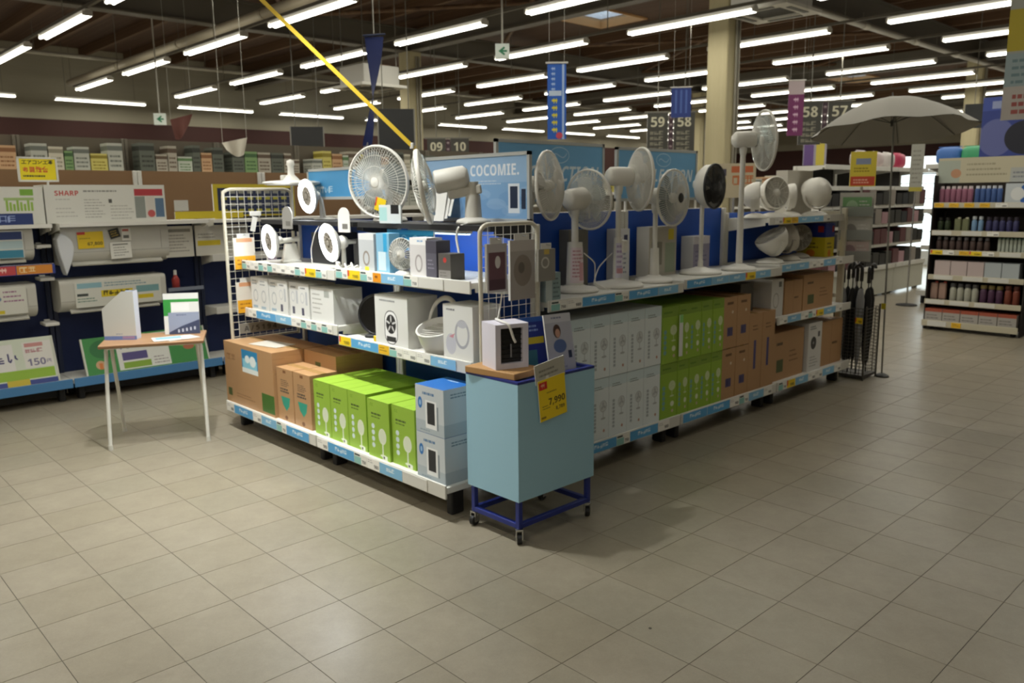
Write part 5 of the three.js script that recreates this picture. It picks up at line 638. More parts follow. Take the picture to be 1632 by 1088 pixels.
// ------------------------------------------------------------------ the next aisle behind
const tones = [['#c9c4b2', '#8f8a78'], ['#b7bdb0', '#5d7f52'], ['#c9bf6a', '#8d7f2a'], ['#a8a294', '#5a4a3c'], ['#7a9a66', '#3f5f3a'], ['#b4b6ac', '#6a6f68'], ['#c4a07a', '#8a5f3c'], ['#5d6258', '#33362f']];
const toneName = ['cream box with a brown band', 'pale box with a green band', 'yellow box with a mustard band', 'taupe box with a dark brown band', 'green box with a dark band', 'light grey box with a grey band', 'tan box with a brown band', 'charcoal box'];
const stripArts = tones.map(([a, b]) => art(60, 80, (x, w, h) => { fill(x, a, 0, 0, w, h); fill(x, b, 0, 8, w, 12); rows(x, b, 8, 32, 44, 3, 12, 5); }, 1));
for (let i = 0; i < 8; i++) {
  const z = -1.3 - 1.2 * i;
  gondola('aisle_gondola', 'tall white gondola in the aisle behind the air conditioners', [-11.0, 0, z], B, { D: 0.5, H: 2.3, panel: M('#5b5346', 0.7), post: M('#6b6558', 0.5), tags: '', group: 'gondolas in the next aisle', shelves: [{ y: 1.0, d: 0.4, tags: '' }, { y: 1.4, d: 0.4, tags: '' }, { y: 1.86, d: 0.45, tags: '' }] });
  for (const [y, hmax] of [[1.86, 0.34], [1.4, 0.3]]) { let q = z - 0.06; while (q > z - 1.1) { const w = rr(0.1, 0.2), h = rr(0.22, hmax + 0.04), k = Math.floor(rnd() * 8); if (q - w < z - 1.17) break; carton('shelf_box', toneName[k] + (y > 1.5 ? ' on the top shelf of the next aisle' : ' below the top shelf of the next aisle'), 'boxed goods in the next aisle', [-10.78, y, q - w / 2], [w - 0.012, h, 0.26], B, [stripArts[k], stripArts[k], plain(tones[k][0], 1), plain(tones[k][0], 1), stripArts[k], stripArts[k]]); q -= w; } }
}
for (const [x, z0, n] of [[-13.6, -13, 4], [-18.5, -9, 6], [-22.3, -5, 6]]) for (let i = 0; i < n; i++) {
  gondola('aisle_gondola', 'long low gondola deep in the store', [x, 0, z0 - 3.62 * i], B, { w: 3.6, D: 0.6, H: 1.95, panel: M('#6a6252', 0.7), tags: '', group: 'gondolas deep in the store', shelves: [{ y: 0.7, d: 0.5, tags: '' }, { y: 1.15, d: 0.5, tags: '' }, { y: 1.6, d: 0.5, tags: '' }] });
  for (let j = 0; j < 6; j++) { const k = Math.floor(rnd() * 8), w = rr(0.35, 0.56); carton('shelf_box', 'large ' + toneName[k] + ' on a gondola deep in the store', 'boxed goods deep in the store', [x + 0.28, 1.6, z0 - 3.62 * i - 0.36 - j * 0.58], [w, rr(0.28, 0.5), 0.4], B, [stripArts[k], stripArts[k], plain(tones[k][0], 1), plain(tones[k][0], 1), stripArts[k], stripArts[k]]); }
}
// ------------------------------------------------------------------ end cap of toiletries
const dk = M('#2b2420', 0.6), cr = M('#c4bda6', 0.5);
function endcap(label, x, z, w) {
  const g = gondola('endcap_gondola', label, [x, 0, z], A, { w, D: 0.46, H: 1.72, baseY: 0.1, body: dk, panel: M('#3a312a', 0.7), rail: cr, tags: ' g k', kick: 0.06, shelves: [0.335, 0.61, 0.89, 1.105, 1.41].map((y, i) => ({ y, d: 0.36 + (i === 0 ? 0.04 : 0), mat: dk, rail: cr, tags: ['g g g', ' g  g g', 'yw kyw g yk', 'g  g w', 'k k k k wg'][i], h: 0.058 })) });
  for (const s of [0.004, w - 0.004]) mesh('side_panel', bx(0.012, 1.72, 0.4, s, 0.86, 0.2), dk, g);
  const h = mesh('header_board', card(w, 0.27, 0.02, endHead), sheetOf(endHead), g); h.position.set(w / 2, 1.77, 0.3);
  return g;
}
const endHead = art(300, 90, (x, w, h) => { fill(x, '#bfb89e', 0, 0, w, h); fill(x, '#a9b0a4', 0, 10, 70, 80); disc(x, '#b98a6a', 58, 56, 16); rows(x, '#9a937c', 90, 22, 120, 3, 18, 6); fill(x, '#aeb0ac', 220, 40, 80, 50); rows(x, '#7f8288', 228, 54, 60, 2, 14, 6); }, 1);
endcap('dark end cap gondola of toiletries with cream shelf rails', -3.42, -10.16, 0.98);
endcap('dark end cap gondola standing past the toiletries end cap', -2.36, -10.4, 0.98);
const bottle = (r, h, cap) => [lathe([[0, 0], [r, 0], [r, h * 0.66], [r * 0.8, h * 0.76], [r * 0.4, h * 0.82], [0, h * 0.82]], 12), cyl(r * cap, r * cap * 0.95, h * 0.2, 10, 0, h * 0.81, 0)];
const sprayBody = (r, h) => [lathe([[0, 0], [r, 0.002], [r, h * 0.8], [r * 0.7, h * 0.86], [0, h * 0.86]], 12), cyl(r * 0.72, r * 0.68, h * 0.15, 10, 0, h * 0.85, 0)];
function line(name, label, cat, group, geos, mA, mB, y, z, x0, step, n, jitter = 0) {
  const first = thing(name, label, cat, [x0, y, z], 0, group); mesh('body', geos[0], mA, first); mesh('cap', geos[1], mB, first);
  for (let i = 1; i < n; i++) copy(first, [x0 + step * i, y, z + (i % 2) * jitter], 0);
}
const EZ = -9.86;
line('spray_can', 'pink and plum spray can on the top shelf of the end cap', 'spray can', 'plum spray cans', sprayBody(0.028, 0.19), M('#a06a80', 0.4), M('#cfc4c4', 0.4), 1.41, EZ, -3.36, 0.058, 6);
line('spray_can', 'blue spray can with white cap on the top shelf of the end cap', 'spray can', 'blue spray cans', sprayBody(0.026, 0.19), M('#47639c', 0.4), M('#c9ccd2', 0.4), 1.41, EZ, -3.0, 0.054, 5);
carton('tissue_pack', 'large blue and white pack on the top shelf of the end cap', undefined, [-2.58, 1.41, EZ], [0.26, 0.21, 0.16], 0, Array(6).fill(0).map((_, i) => (i === 4 ? art(90, 70, (x, w, h) => { fill(x, '#c2cad0', 0, 0, w, h); disc(x, '#2d5fb0', 76, 16, 26, 14); disc(x, '#2d5fb0', 74, 58, 24, 12); disc(x, '#dfe2e2', 40, 36, 22); }) : plain('#b9c2ca'))));
line('dark_jar', 'dark green jar with a black lid on the end cap', 'jar', 'dark green jars', bottle(0.032, 0.15, 0.85), M('#3d4a34', 0.4), M('#20201c', 0.4), 1.105, EZ, -3.35, 0.075, 2);
line('refill_pouch', 'olive refill pouch on the end cap', 'pouch', 'olive pouches', [rb(0.07, 0.14, 0.04, 0.015, 0, 0.07, 0), rb(0.03, 0.02, 0.02, 0.004, 0.01, 0.145, 0)], M('#7f8460', 0.5), M('#d0ccb0', 0.4), 1.105, EZ, -3.17, 0.08, 2);
line('toner_bottle', 'pale blue bottle on the end cap', 'bottle', 'pale blue bottles', bottle(0.026, 0.165, 0.8), M('#8fb6dc', 0.25), M('#d6dde2', 0.3), 1.105, EZ, -3.005, 0.065, 2);
line('toner_bottle', 'purple blue bottle with dark cap on the end cap', 'bottle', 'purple blue bottles', bottle(0.029, 0.16, 0.85), M('#4a4a78', 0.4), M('#3a3440', 0.4), 1.105, EZ, -2.86, 0.065, 5);
line('pump_bottle', 'brown bottle with grey cap on the third shelf of the end cap', 'bottle', 'brown bottles', bottle(0.03, 0.15, 0.7), M('#5d4c48', 0.4), M('#8f8d92', 0.35), 0.89, EZ, -3.35, 0.07, 8);
line('tube_pack', 'white upright tube on the third shelf of the end cap', 'tube', 'white tubes', [rb(0.03, 0.14, 0.03, 0.008, 0, 0.07, 0), rb(0.026, 0.02, 0.026, 0.004, 0, 0.148, 0)], M('#c2cabc', 0.4), M('#7fa090', 0.4), 0.89, EZ, -2.74, 0.038, 8);
for (let i = 0; i < 5; i++) carton('soap_box', i < 3 ? 'pinkish white long box on the fourth shelf of the end cap' : 'pale blue long box on the fourth shelf of the end cap', i < 3 ? 'pinkish boxes' : 'pale blue boxes', [-3.27 + i * 0.17, 0.61, EZ], [0.162, 0.17, 0.16], 0, Array(6).fill(plain(i < 3 ? '#c0b0ae' : '#b0b8bc')));
line('refill_pouch', 'dusty pink pouch on the fifth shelf of the end cap', 'pouch', 'dusty pink pouches', [rb(0.08, 0.19, 0.05, 0.018, 0, 0.095, 0), rb(0.03, 0.02, 0.02, 0.004, 0.02, 0.195, 0)], M('#b39384', 0.5), M('#c04a3a', 0.4), 0.335, EZ, -3.36, 0.09, 2);
line('white_jar', 'white jar with a grey lid on the fifth shelf of the end cap', 'jar', 'white jars', bottle(0.034, 0.19, 0.9), M('#c4c4b4', 0.4), M('#5a5a5c', 0.4), 0.335, EZ, -3.16, 0.075, 4);
line('purple_jar', 'plum jar with a yellowish lid on the fifth shelf of the end cap', 'jar', 'plum jars', bottle(0.035, 0.19, 0.95), M('#5d3f5a', 0.35), M('#8a7a4a', 0.4), 0.335, EZ, -2.85, 0.078, 3);
line('red_jar', 'red brown jar on the fifth shelf of the end cap', 'jar', 'red brown jars', bottle(0.035, 0.2, 0.95), M('#8a4a3a', 0.4), M('#6a3a2a', 0.4), 0.335, EZ, -2.61, 0.078, 2);
for (let i = 0; i < 5; i++) carton('detergent_box', 'red topped grey box on the lowest deck of the end cap', 'red topped boxes', [-3.3 + i * 0.185, 0.1, EZ + 0.04], [0.178, 0.14, 0.22], 0, (() => { const f = i ? null : 0; return [plain('#9a928c'), plain('#9a928c'), plain('#a8553f'), plain('#9a928c'), redBox(), plain('#9a928c')]; })());
function redBox() { redBox.r ??= art(70, 56, (x, w, h) => { fill(x, '#aaa59f', 0, 0, w, h); fill(x, '#a8553f', 0, 0, w, 14); rows(x, '#7d7a78', 8, 26, 52, 2, 12, 5); }); return redBox.r; }
// dark blue picture panel on top of the end cap
{ const r = art(160, 130, (x, w, h) => { fill(x, '#2a3a82', 0, 0, w, h); fill(x, '#3a4c98', 0, 0, w, 30); fill(x, '#8a94b8', 24, 10, 22, 16); disc(x, '#5b6298', 40, 88, 44, 40); disc(x, '#141626', 110, 90, 50, 36); disc(x, '#20254a', 140, 60, 30, 24); }, 1), t = thing('picture_panel', 'dark blue picture panel standing on the toiletries end cap', 'sign', [-2.72, 1.905, -9.92], 0); mesh('panel', card(0.62, 0.62, 0.03, r), sheetOf(r), t).position.set(0, 0.31, 0.02); mesh('foot', [bx(0.03, 0.2, 0.12, -0.2, 0.08, -0.03), bx(0.03, 0.2, 0.12, 0.2, 0.08, -0.03)], DARK, t); }
// ------------------------------------------------------------------ gondola of dark goods past the umbrella
[0, 1, 2].forEach((i) => {
  gondola('goods_gondola', ['white gondola bay behind the umbrella pole', 'white gondola bay of dark goods nearer the umbrella', 'white based gondola bay of dark goods beside the walkway'][i], [-5.5, 0, -10.5 - 1.2 * i], B, { D: 0.5, H: 1.9, baseY: 0.46, kick: 0.02, kickMat: M('#c2c2b4', 0.4), panel: M('#1f1d1c', 0.7), tags: 'g g  g', shelves: [{ y: 0.78, d: 0.4, tags: 'g g g' }, { y: 1.08, d: 0.4, tags: ' g g ' }, { y: 1.36, d: 0.4, tags: 'g  g' }, { y: 1.62, d: 0.38, tags: 'g g g' }, { y: 1.9, d: 0.42, tags: '' }] });
  for (const y of [0.46, 0.78, 1.08, 1.36]) for (let j = 0; j < 5; j++) { const k = Math.floor(rnd() * 8), c = ['#141314', '#1d1c1d', '#5a2f33', '#1a1f26', '#2a2a26', '#8f877e', '#a8848a', '#101012'][k]; carton('small_pack', 'small dark pack on the white based gondola by the walkway', 'dark packs by the walkway', [-5.2, y, -10.63 - 1.2 * i - j * 0.235], [0.21, 0.17 + 0.025 * (k % 3), 0.3], B, Array(6).fill(plain(c))); }
});
[['#b83a5a', -13.3], ['#c9c2be', -12.9], ['#c4b2b0', -12.5], ['#3c6ab0', -12.2, -4.1], ['#3d9a6a', -12.2, -3.78], ['#c04a5a', -12.2, -3.46], ['#b8aeb0', -12.0]].forEach(([c, z, px], i) => { const t = thing('soft_pack', ['crimson soft pack on top of the walkway gondola', 'off-white soft pack beside the crimson one', 'pinkish soft pack above the dark goods', 'blue soft pack on the gondola behind the end cap header', 'green soft pack between the blue and the rose one', 'rose soft pack beside the green one', 'grey pink soft pack behind the umbrella pole'][i], 'pack', [px ?? -5.25, 1.9, z], (px ? 0 : B) + 0.1 * (i % 3)); const g = new THREE.SphereGeometry(0.5, 18, 12), p = g.attributes.position; for (let k = 0; k < p.count; k++) { const x = p.getX(k), y = p.getY(k), s = (v) => Math.sign(v) * Math.pow(Math.abs(v) * 2, 0.55) / 2; p.setXYZ(k, s(x) * 0.34, s(y) * 0.24 + 0.12, p.getZ(k) * 0.24); } g.computeVertexNormals(); mesh('pillow_bag', g, M(c, 0.45), t); mesh('sealed_edge', [bx(0.3, 0.012, 0.004, 0, 0.242, 0)], M(c, 0.4), t); });
gondola('goods_gondola', 'white gondola behind the toiletries end cap', [-4.32, 0, -12.4], A, { D: 0.45, H: 1.9, tags: '', panel: M('#4a443c', 0.7), shelves: [{ y: 0.8, d: 0.38, tags: '' }, { y: 1.3, d: 0.38, tags: '' }, { y: 1.9, d: 0.42, tags: '' }] });
{ // lit white showcase at the end of the walkway
  const t = thing('lit_showcase', 'white lit showcase at the far end of the walkway', 'showcase', [-6.85, 0, -18.6], rad(24)), wm = M('#cfd2d0', 0.4);
  mesh('cabinet', [bx(0.05, 2.0, 0.6, -0.6, 1.0, 0), bx(0.05, 2.0, 0.6, 0.6, 1.0, 0), bx(1.25, 0.3, 0.6, 0, 0.15, 0), bx(1.25, 0.06, 0.6, 0, 1.97, 0)], wm, t); mesh('lit_back', bx(1.14, 1.6, 0.03, 0, 1.12, -0.27), new THREE.MeshStandardMaterial({ color: '#ffffff', emissive: new THREE.Color(0.85, 0.97, 1), emissiveIntensity: 1.1 }), t);
  for (const y of [0.7, 1.05, 1.4, 1.72]) mesh('shelf', bx(1.14, 0.02, 0.4, 0, y, -0.04), wm, t); mesh('header_lightbox', rb(1.25, 0.28, 0.12, 0.01, 0, 2.14, 0.22), new THREE.MeshStandardMaterial({ color: '#ffffff', emissive: new THREE.Color(0.85, 0.97, 1), emissiveIntensity: 1.0 }), t);
  const a = new THREE.RectAreaLight(new THREE.Color(0.85, 0.97, 1), 3, 1.1, 1.5); a.position.set(-6.85 - Math.sin(rad(24)) * 0.24, 1.12, -18.6 - Math.cos(rad(24)) * 0.24); a.rotation.y = rad(24) + PI; scene.add(a);
}
// ------------------------------------------------------------------ umbrella, basket of umbrellas and leaflet rack
{ const t = thing('display_umbrella', 'open grey umbrella on a thin pole beside the umbrella basket', 'umbrella', [-2.72, 0, -6.91]), cloth = M('#98958d', 0.8), R = 0.63, rise = 0.3, N = 8;
  const dome = (thick) => { const g = new THREE.SphereGeometry(1, N * 6, 14, 0, 2 * PI, 0, PI / 2), p = g.attributes.position; for (let i = 0; i < p.count; i++) { const x = p.getX(i), y = p.getY(i), z = p.getZ(i), r = Math.hypot(x, z), a = Math.atan2(z, x), seg = Math.cos(a * N) * 0.5 + 0.5, rr2 = Math.asin(Math.min(1, r)) / (PI / 2); const rad2 = R * rr2 * (1 - 0.075 * (1 - seg) * rr2) - thick * 0.3; p.setXYZ(i, Math.cos(a) * rad2, rise * Math.cos(rr2 * 1.45) * 1.0 - rise * 0.12 - (1 - seg) * 0.012 * rr2 - thick, Math.sin(a) * rad2); } g.computeVertexNormals(); return g; };
  const c = new THREE.Group(); c.name = 'canopy'; c.position.set(-0.055, 2.03, 0); c.quaternion.setFromAxisAngle(V(0.688, 0, -0.725), rad(-7)).multiply(new THREE.Quaternion().setFromAxisAngle(V(0, 1, 0), 0.3)); t.add(c);
  mesh('panel_cloth', [dome(0), dome(0.002)], cloth, c);
  for (let i = 0; i < N; i++) { const a = (i / N) * 2 * PI; mesh('rib', tube([[0, rise * 0.85, 0], [Math.cos(a) * R * 0.5, rise * 0.58, Math.sin(a) * R * 0.5], [Math.cos(a) * R * 0.99, rise * -0.01, Math.sin(a) * R * 0.99]], 0.0035, 14, 5), M('#5a5a58', 0.4, 0.5), c); mesh('stretcher', bar([0, rise * 0.2, 0], [Math.cos(a) * R * 0.48, rise * 0.56, Math.sin(a) * R * 0.48], 0.003, 5), M('#5a5a58', 0.4, 0.5), c); }
  mesh('ferrule', cyl(0.008, 0.004, 0.05, 10, 0, rise * 0.86, 0), M('#4a4a48', 0.4), c); mesh('runner', cyl(0.014, 0.014, 0.05, 12, 0, rise * 0.12, 0), M('#3a3a38', 0.4), c);
  mesh('pole', bar([0.0, 0.02, 0], [-0.05, 2.24, 0], 0.0075, 10), M('#8d8d88', 0.3, 0.6), t); mesh('foot', lathe([[0, 0], [0.06, 0], [0.056, 0.012], [0.02, 0.03], [0, 0.03]], 24), M('#3a3936', 0.5), t); mesh('yellow_tag', bx(0.035, 0.05, 0.003, -0.02, 0.6, 0.012), M('#c9b51e', 0.5), t); }
{ const t = thing('umbrella_basket', 'tall grey wire basket for umbrellas at the end post', 'basket', [-2.9, 0, -6.76]), w = 0.27, d = 0.26, h = 0.6, g = [], m2 = M('#55534e', 0.4, 0.5);
  for (let i = 0; i <= 8; i++) for (const s of [-1, 1]) { g.push(bar([-w / 2 + (w * i) / 8, 0.03, (s * d) / 2], [-w / 2 + (w * i) / 8, h, (s * d) / 2], 0.0022, 5)); g.push(bar([(s * w) / 2, 0.03, -d / 2 + (d * i) / 8], [(s * w) / 2, h, -d / 2 + (d * i) / 8], 0.0022, 5)); }
  for (let k = 0; k <= 20; k++) { const y = 0.03 + ((h - 0.03) * k) / 20; for (const s of [-1, 1]) { g.push(bar([-w / 2, y, (s * d) / 2], [w / 2, y, (s * d) / 2], 0.0022, 5)); g.push(bar([(s * w) / 2, y, -d / 2], [(s * w) / 2, y, d / 2], 0.0022, 5)); } }
  mesh('wire_mesh', g, m2, t); mesh('floor_tray', bx(w, 0.02, d, 0, 0.03, 0), m2, t); for (const [a, b] of [[-1, -1], [1, -1], [1, 1], [-1, 1]]) mesh('leg', cyl(0.008, 0.008, 0.62, 8, (a * w) / 2, 0, (b * d) / 2), m2, t);
  const y2 = TAG.y[1], tg = mesh('price_tag', card(0.06, 0.05, 0.003, y2), sheetOf(y2), t); tg.position.set(0.08, 0.5, d / 2 + 0.006);
  const um = (x, z, col, tall, lx, lz) => { const u = thing('folded_umbrella', col === 'b' ? 'folded black umbrella standing in the wire basket' : 'folded umbrella with a pale grey sleeve in the wire basket', 'umbrella', [-2.9 + x, 0.042, -6.76 + z], rnd() * 6, col === 'b' ? 'black umbrellas in the basket' : 'sleeved umbrellas in the basket'); u.rotation.x = lx; u.rotation.z = lz; mesh('canopy', lathe([[0.006, 0.06], [0.018, 0.12], [0.03, 0.4], [0.034, 0.62], [0.02, 0.7], [0.008, 0.72]], 12), col === 'b' ? M('#141416', 0.7) : M('#8d8f92', 0.3), u); mesh('shaft', cyl(0.005, 0.005, tall, 8), M('#2a2a2c', 0.4, 0.4), u); mesh('handle', [cyl(0.014, 0.014, 0.1, 10, 0, tall - 0.02, 0), new THREE.TorusGeometry(0.03, 0.013, 8, 16, PI).translate(0.03, tall + 0.08, 0)], M('#1c1a1a', 0.4), u); };
  [[-0.09, 0.09, 'g'], [0.06, 0.09, 'g'], [-0.02, 0.07, 'b'], [0.09, 0.02, 'b'], [-0.09, 0.0, 'b'], [0.02, 0.0, 'b'], [-0.05, -0.08, 'b'], [0.07, -0.08, 'b']].forEach(([x, z, k], i) => um(x, z, k, 0.78 + 0.02 * (i % 3), 0, 0)); }
{ const t = thing('leaflet_rack', 'clear leaflet rack on the cream end post above the umbrella basket', 'rack', [-2.99, 0.98, -6.63], rad(30)), pl = M('#d5d8d6', 0.15, 0, { transmission: 0.7, thickness: 0 });
  mesh('back_plate', bx(0.26, 0.56, 0.006, 0.08, 0.28, 0), M('#c2c0b8', 0.5), t);
  [['#c9b4b0', '#a08486', 0.0], ['#c4c0b8', '#8a8680', 0.17], ['#7aa874', '#a8c8a2', 0.36]].forEach(([a, b, y], i) => { const r = art(90, 66, (x, w, h) => { fill(x, a, 0, 0, w, h); disc(x, b, 30, 34, 18, 22); rows(x, '#d9d6d0', 52, 14, 30, 4, 12, 4); }), m = mesh('leaflet', card(0.22, 0.15, 0.006, r), sheetOf(r), t); m.position.set(0.08, y + 0.09, 0.02); m.rotation.x = -0.12; mesh('pocket', bx(0.25, 0.08, 0.003, 0.08, y + 0.05, 0.05), pl, t); }); }
// ------------------------------------------------------------------ hanging banners and signs
function hanger(name, label, pos, turn, w, h, region, thick = 0.004, top = CEIL) { const t = thing(name, label, 'banner', pos, turn); const m = mesh('print', card(w, h, thick, region), sheetOf(region), t); m.position.y = -h / 2; mesh('top_bar', rb(w + 0.04, 0.02, 0.02, 0.006, 0, 0.008, 0), M('#c9c7c0', 0.4), t); for (const s of [-1, 1]) mesh('cord', cyl(0.002, 0.002, top - pos[1] - 0.02, 5, s * w * 0.4, 0.016, 0), M('#b4b0a6', 0.5), t); return t; }
hanger('hanging_banner', 'bright blue hanging banner with yellow and white vertical lettering', [-6.17, 2.92, -6.55], rad(44), 0.2, 0.78, art(70, 270, (x, w, h) => { fill(x, '#2a62c0', 0, 0, w, h); fill(x, '#a9c2e6', 54, 0, 8, h); for (let i = 0; i < 6; i++) glyphs(x, '季', 14, 12 + i * 18, 16, '#b9d0f0', 0.1); fill(x, '#c6d6ea', 6, 96, 46, 18); for (let i = 0; i < 5; i++) glyphs(x, '涼', 16, 122 + i * 26, 22, '#e2d43a', 0.14); disc(x, '#d04a5a', 44, 256, 12); }, 1));
hanger('hanging_banner', 'purple hanging banner with a pale top in the far aisles', [-6.5, 3.28, -12.4], rad(36), 0.24, 0.84, art(60, 200, (x, w, h) => { fill(x, '#6b2458', 0, 0, w, h); fill(x, '#b0a0a2', 0, 0, w, 50); for (let i = 0; i < 5; i++) glyphs(x, '美', 20, 60 + i * 27, 20, '#c9a8bc', 0.12); }, 1));
hanger('hanging_banner', 'dark blue hanging banner above the number boards', [-8.02, 3.25, -11.47], rad(40), 0.32, 0.47, art(80, 130, (x, w, h) => { fill(x, '#243a80', 0, 0, w, h); for (let i = 0; i < 3; i++) fill(x, '#4a64a8', 16 + i * 20, 10, 8, 100); }, 1));
hanger('hanging_banner', 'purple and yellow striped banner far behind the tall fan', [-10.9, 3.25, -22.0], rad(36), 0.62, 0.95, art(80, 120, (x, w, h) => { fill(x, '#8d8896', 0, 0, w, h); fill(x, '#5a3f78', 4, 24, 32, 96); fill(x, '#b8a83a', 44, 24, 28, 96); }, 1));
function numberBoard(label, pos, turn, nums) { const t = thing('aisle_number_sign', label, 'sign', pos, turn); nums.forEach((n, i) => { const r = art(100, 190, (x, w, h) => { fill(x, '#3b3a34', 0, 0, w, h); word(x, n, w / 2, 66, 62, '#c4c0a8', 'bold', 'sans-serif', 'center'); for (let k = 0; k < 4; k++) glyphs(x, '日用品', 14, 86 + k * 25, 20, '#8f8c7a', 0.1); }, 1), m = mesh('panel', card(0.44, 0.84, 0.03, r), sheetOf(r), t); m.position.set(i * 0.56, -0.42, 0); if (i) { const v = art(20, 120, (x, w, h) => { fill(x, '#3a2530', 0, 0, w, h); for (let k = 0; k < 5; k++) glyphs(x, '階', 4, 8 + k * 22, 12, '#a89a9a', 0.1); }, 1); mesh('strip', card(0.1, 0.8, 0.025, v), sheetOf(v), t).position.set(i * 0.56 - 0.28, -0.42, 0); } }); mesh('frame_bar', bx(nums.length * 0.56, 0.03, 0.04, (nums.length - 1) * 0.28, 0.012, 0), M('#6d6a60', 0.5), t); for (const x of [0, (nums.length - 1) * 0.56]) mesh('drop_rod', cyl(0.012, 0.012, CEIL - pos[1] - 0.03, 6, x, 0.03, 0), M('#6d6a60', 0.5), t); }
numberBoard('dark aisle number boards reading 59 and 58', [-10.72, 3.25, -14.5], rad(44), ['59', '58']);
numberBoard('dark aisle number boards reading 58 and 57 above the umbrella', [-8.12, 3.35, -16.1], rad(34), ['58', '57']);
numberBoard('dark aisle number board reading 09 and 10 near the red band', [-15.75, 2.92, -12.5], rad(50), ['09', '10']);
const blackBoard = (label, pos, turn, w, h) => { const t = thing('hanging_board', label, 'sign', pos, turn); mesh('board', rb(w, h, 0.04, 0.008, 0, -h / 2, 0), M('#2c2d2e', 0.55), t); mesh('edge', [bx(0.02, h, 0.05, -w / 2, -h / 2, 0), bx(0.02, h, 0.05, w / 2, -h / 2, 0)], M('#8d8b84', 0.5), t); for (const s of [-1, 1]) mesh('drop_rod', cyl(0.01, 0.01, CEIL - pos[1], 6, s * w * 0.35, 0, 0), M('#6d6a60', 0.5), t); };
blackBoard('small black hanging board in front of the red wall band', [-13.88, 2.85, -7.96], rad(58), 0.6, 0.38); blackBoard('tall black hanging board beside the second column', [-11.36, 2.98, -8.18], rad(54), 0.6, 0.75); blackBoard('black hanging board under the umbrella canopy', [-6.3, 3.55, -21.5], rad(20), 1.3, 0.55);
function exitSign(label, pos, turn, s) { const r = art(70, 70, (x, w, h) => { fill(x, '#dfe9e2', 0, 0, w, h); x.strokeStyle = '#1f7a52'; x.lineWidth = 9; x.beginPath(); x.moveTo(46, 18); x.lineTo(24, 35); x.lineTo(46, 52); x.moveTo(24, 35); x.lineTo(58, 35); x.stroke(); }, 1), t = thing('exit_sign', label, 'exit sign', pos, turn); mesh('box', faced(s, s, 0.08, [plain('#c9cfca', 1), plain('#c9cfca', 1), plain('#c9cfca', 1), plain('#c9cfca', 1), r, r]), sheetOf(r), t); mesh('drop_pipe', cyl(0.014, 0.014, CEIL - pos[1] - s / 2, 10, 0, s / 2, 0), M('#a8a59a', 0.5), t); mesh('ceiling_rose', lathe([[0, 0], [0.05, 0], [0.03, 0.03], [0, 0.03]], 16).translate(0, CEIL - pos[1] - 0.03, 0), M('#a8a59a', 0.5), t); }
exitSign('white exit sign with a green arrow near the wall lamps', [-16.8, 3.11, -6.39], rad(60), 0.22); exitSign('white exit sign with a green arrow under the roof light', [-8.77, 3.555, -8.19], rad(46), 0.2);
{ // navy banner that has twisted on its string
  const t = thing('twisted_banner', 'dark blue cloth banner twisted on its string under the roof', 'banner', [-5.75, 2.82, -3.95], rad(60)), L = 0.86, n = 30, pos = [], idx = [], uv = [];
  for (const s of [0.0015, -0.0015]) for (let i = 0; i <= n; i++) { const f = i / n, a = f * 2.6 + 0.2, w = 0.075 * (1 - 0.45 * f); for (const q of [-1, 1]) { pos.push(Math.cos(a) * w * q - Math.sin(a) * s - 0.09 * f * f, -f * L, Math.sin(a) * w * q + Math.cos(a) * s); uv.push(q * 0.5 + 0.5, f); } }
  for (let k = 0; k < 2; k++) for (let i = 0; i < n; i++) { const b = k * (n + 1) * 2 + i * 2; k ? idx.push(b, b + 2, b + 1, b + 1, b + 2, b + 3) : idx.push(b, b + 1, b + 2, b + 1, b + 3, b + 2); }
  const g = new THREE.BufferGeometry(); g.setAttribute('position', new THREE.Float32BufferAttribute(pos, 3)); g.setAttribute('uv', new THREE.Float32BufferAttribute(uv, 2)); g.setIndex(idx); g.computeVertexNormals();
  mesh('cloth', g, M('#1d2c66', 0.7), t); mesh('top_bar', bar([-0.09, 0.005, 0], [0.09, 0.02, 0.02], 0.008, 8), M('#26304e', 0.5), t); mesh('string', bar([0, 0.01, 0], [0.0, CEIL - 2.82, 0], 0.004, 5), M('#a8a59a', 0.5), t); mesh('weight', rb(0.04, 0.12, 0.012, 0.005, -0.1, -L - 0.03, 0), M('#8d8d94', 0.4), t); }
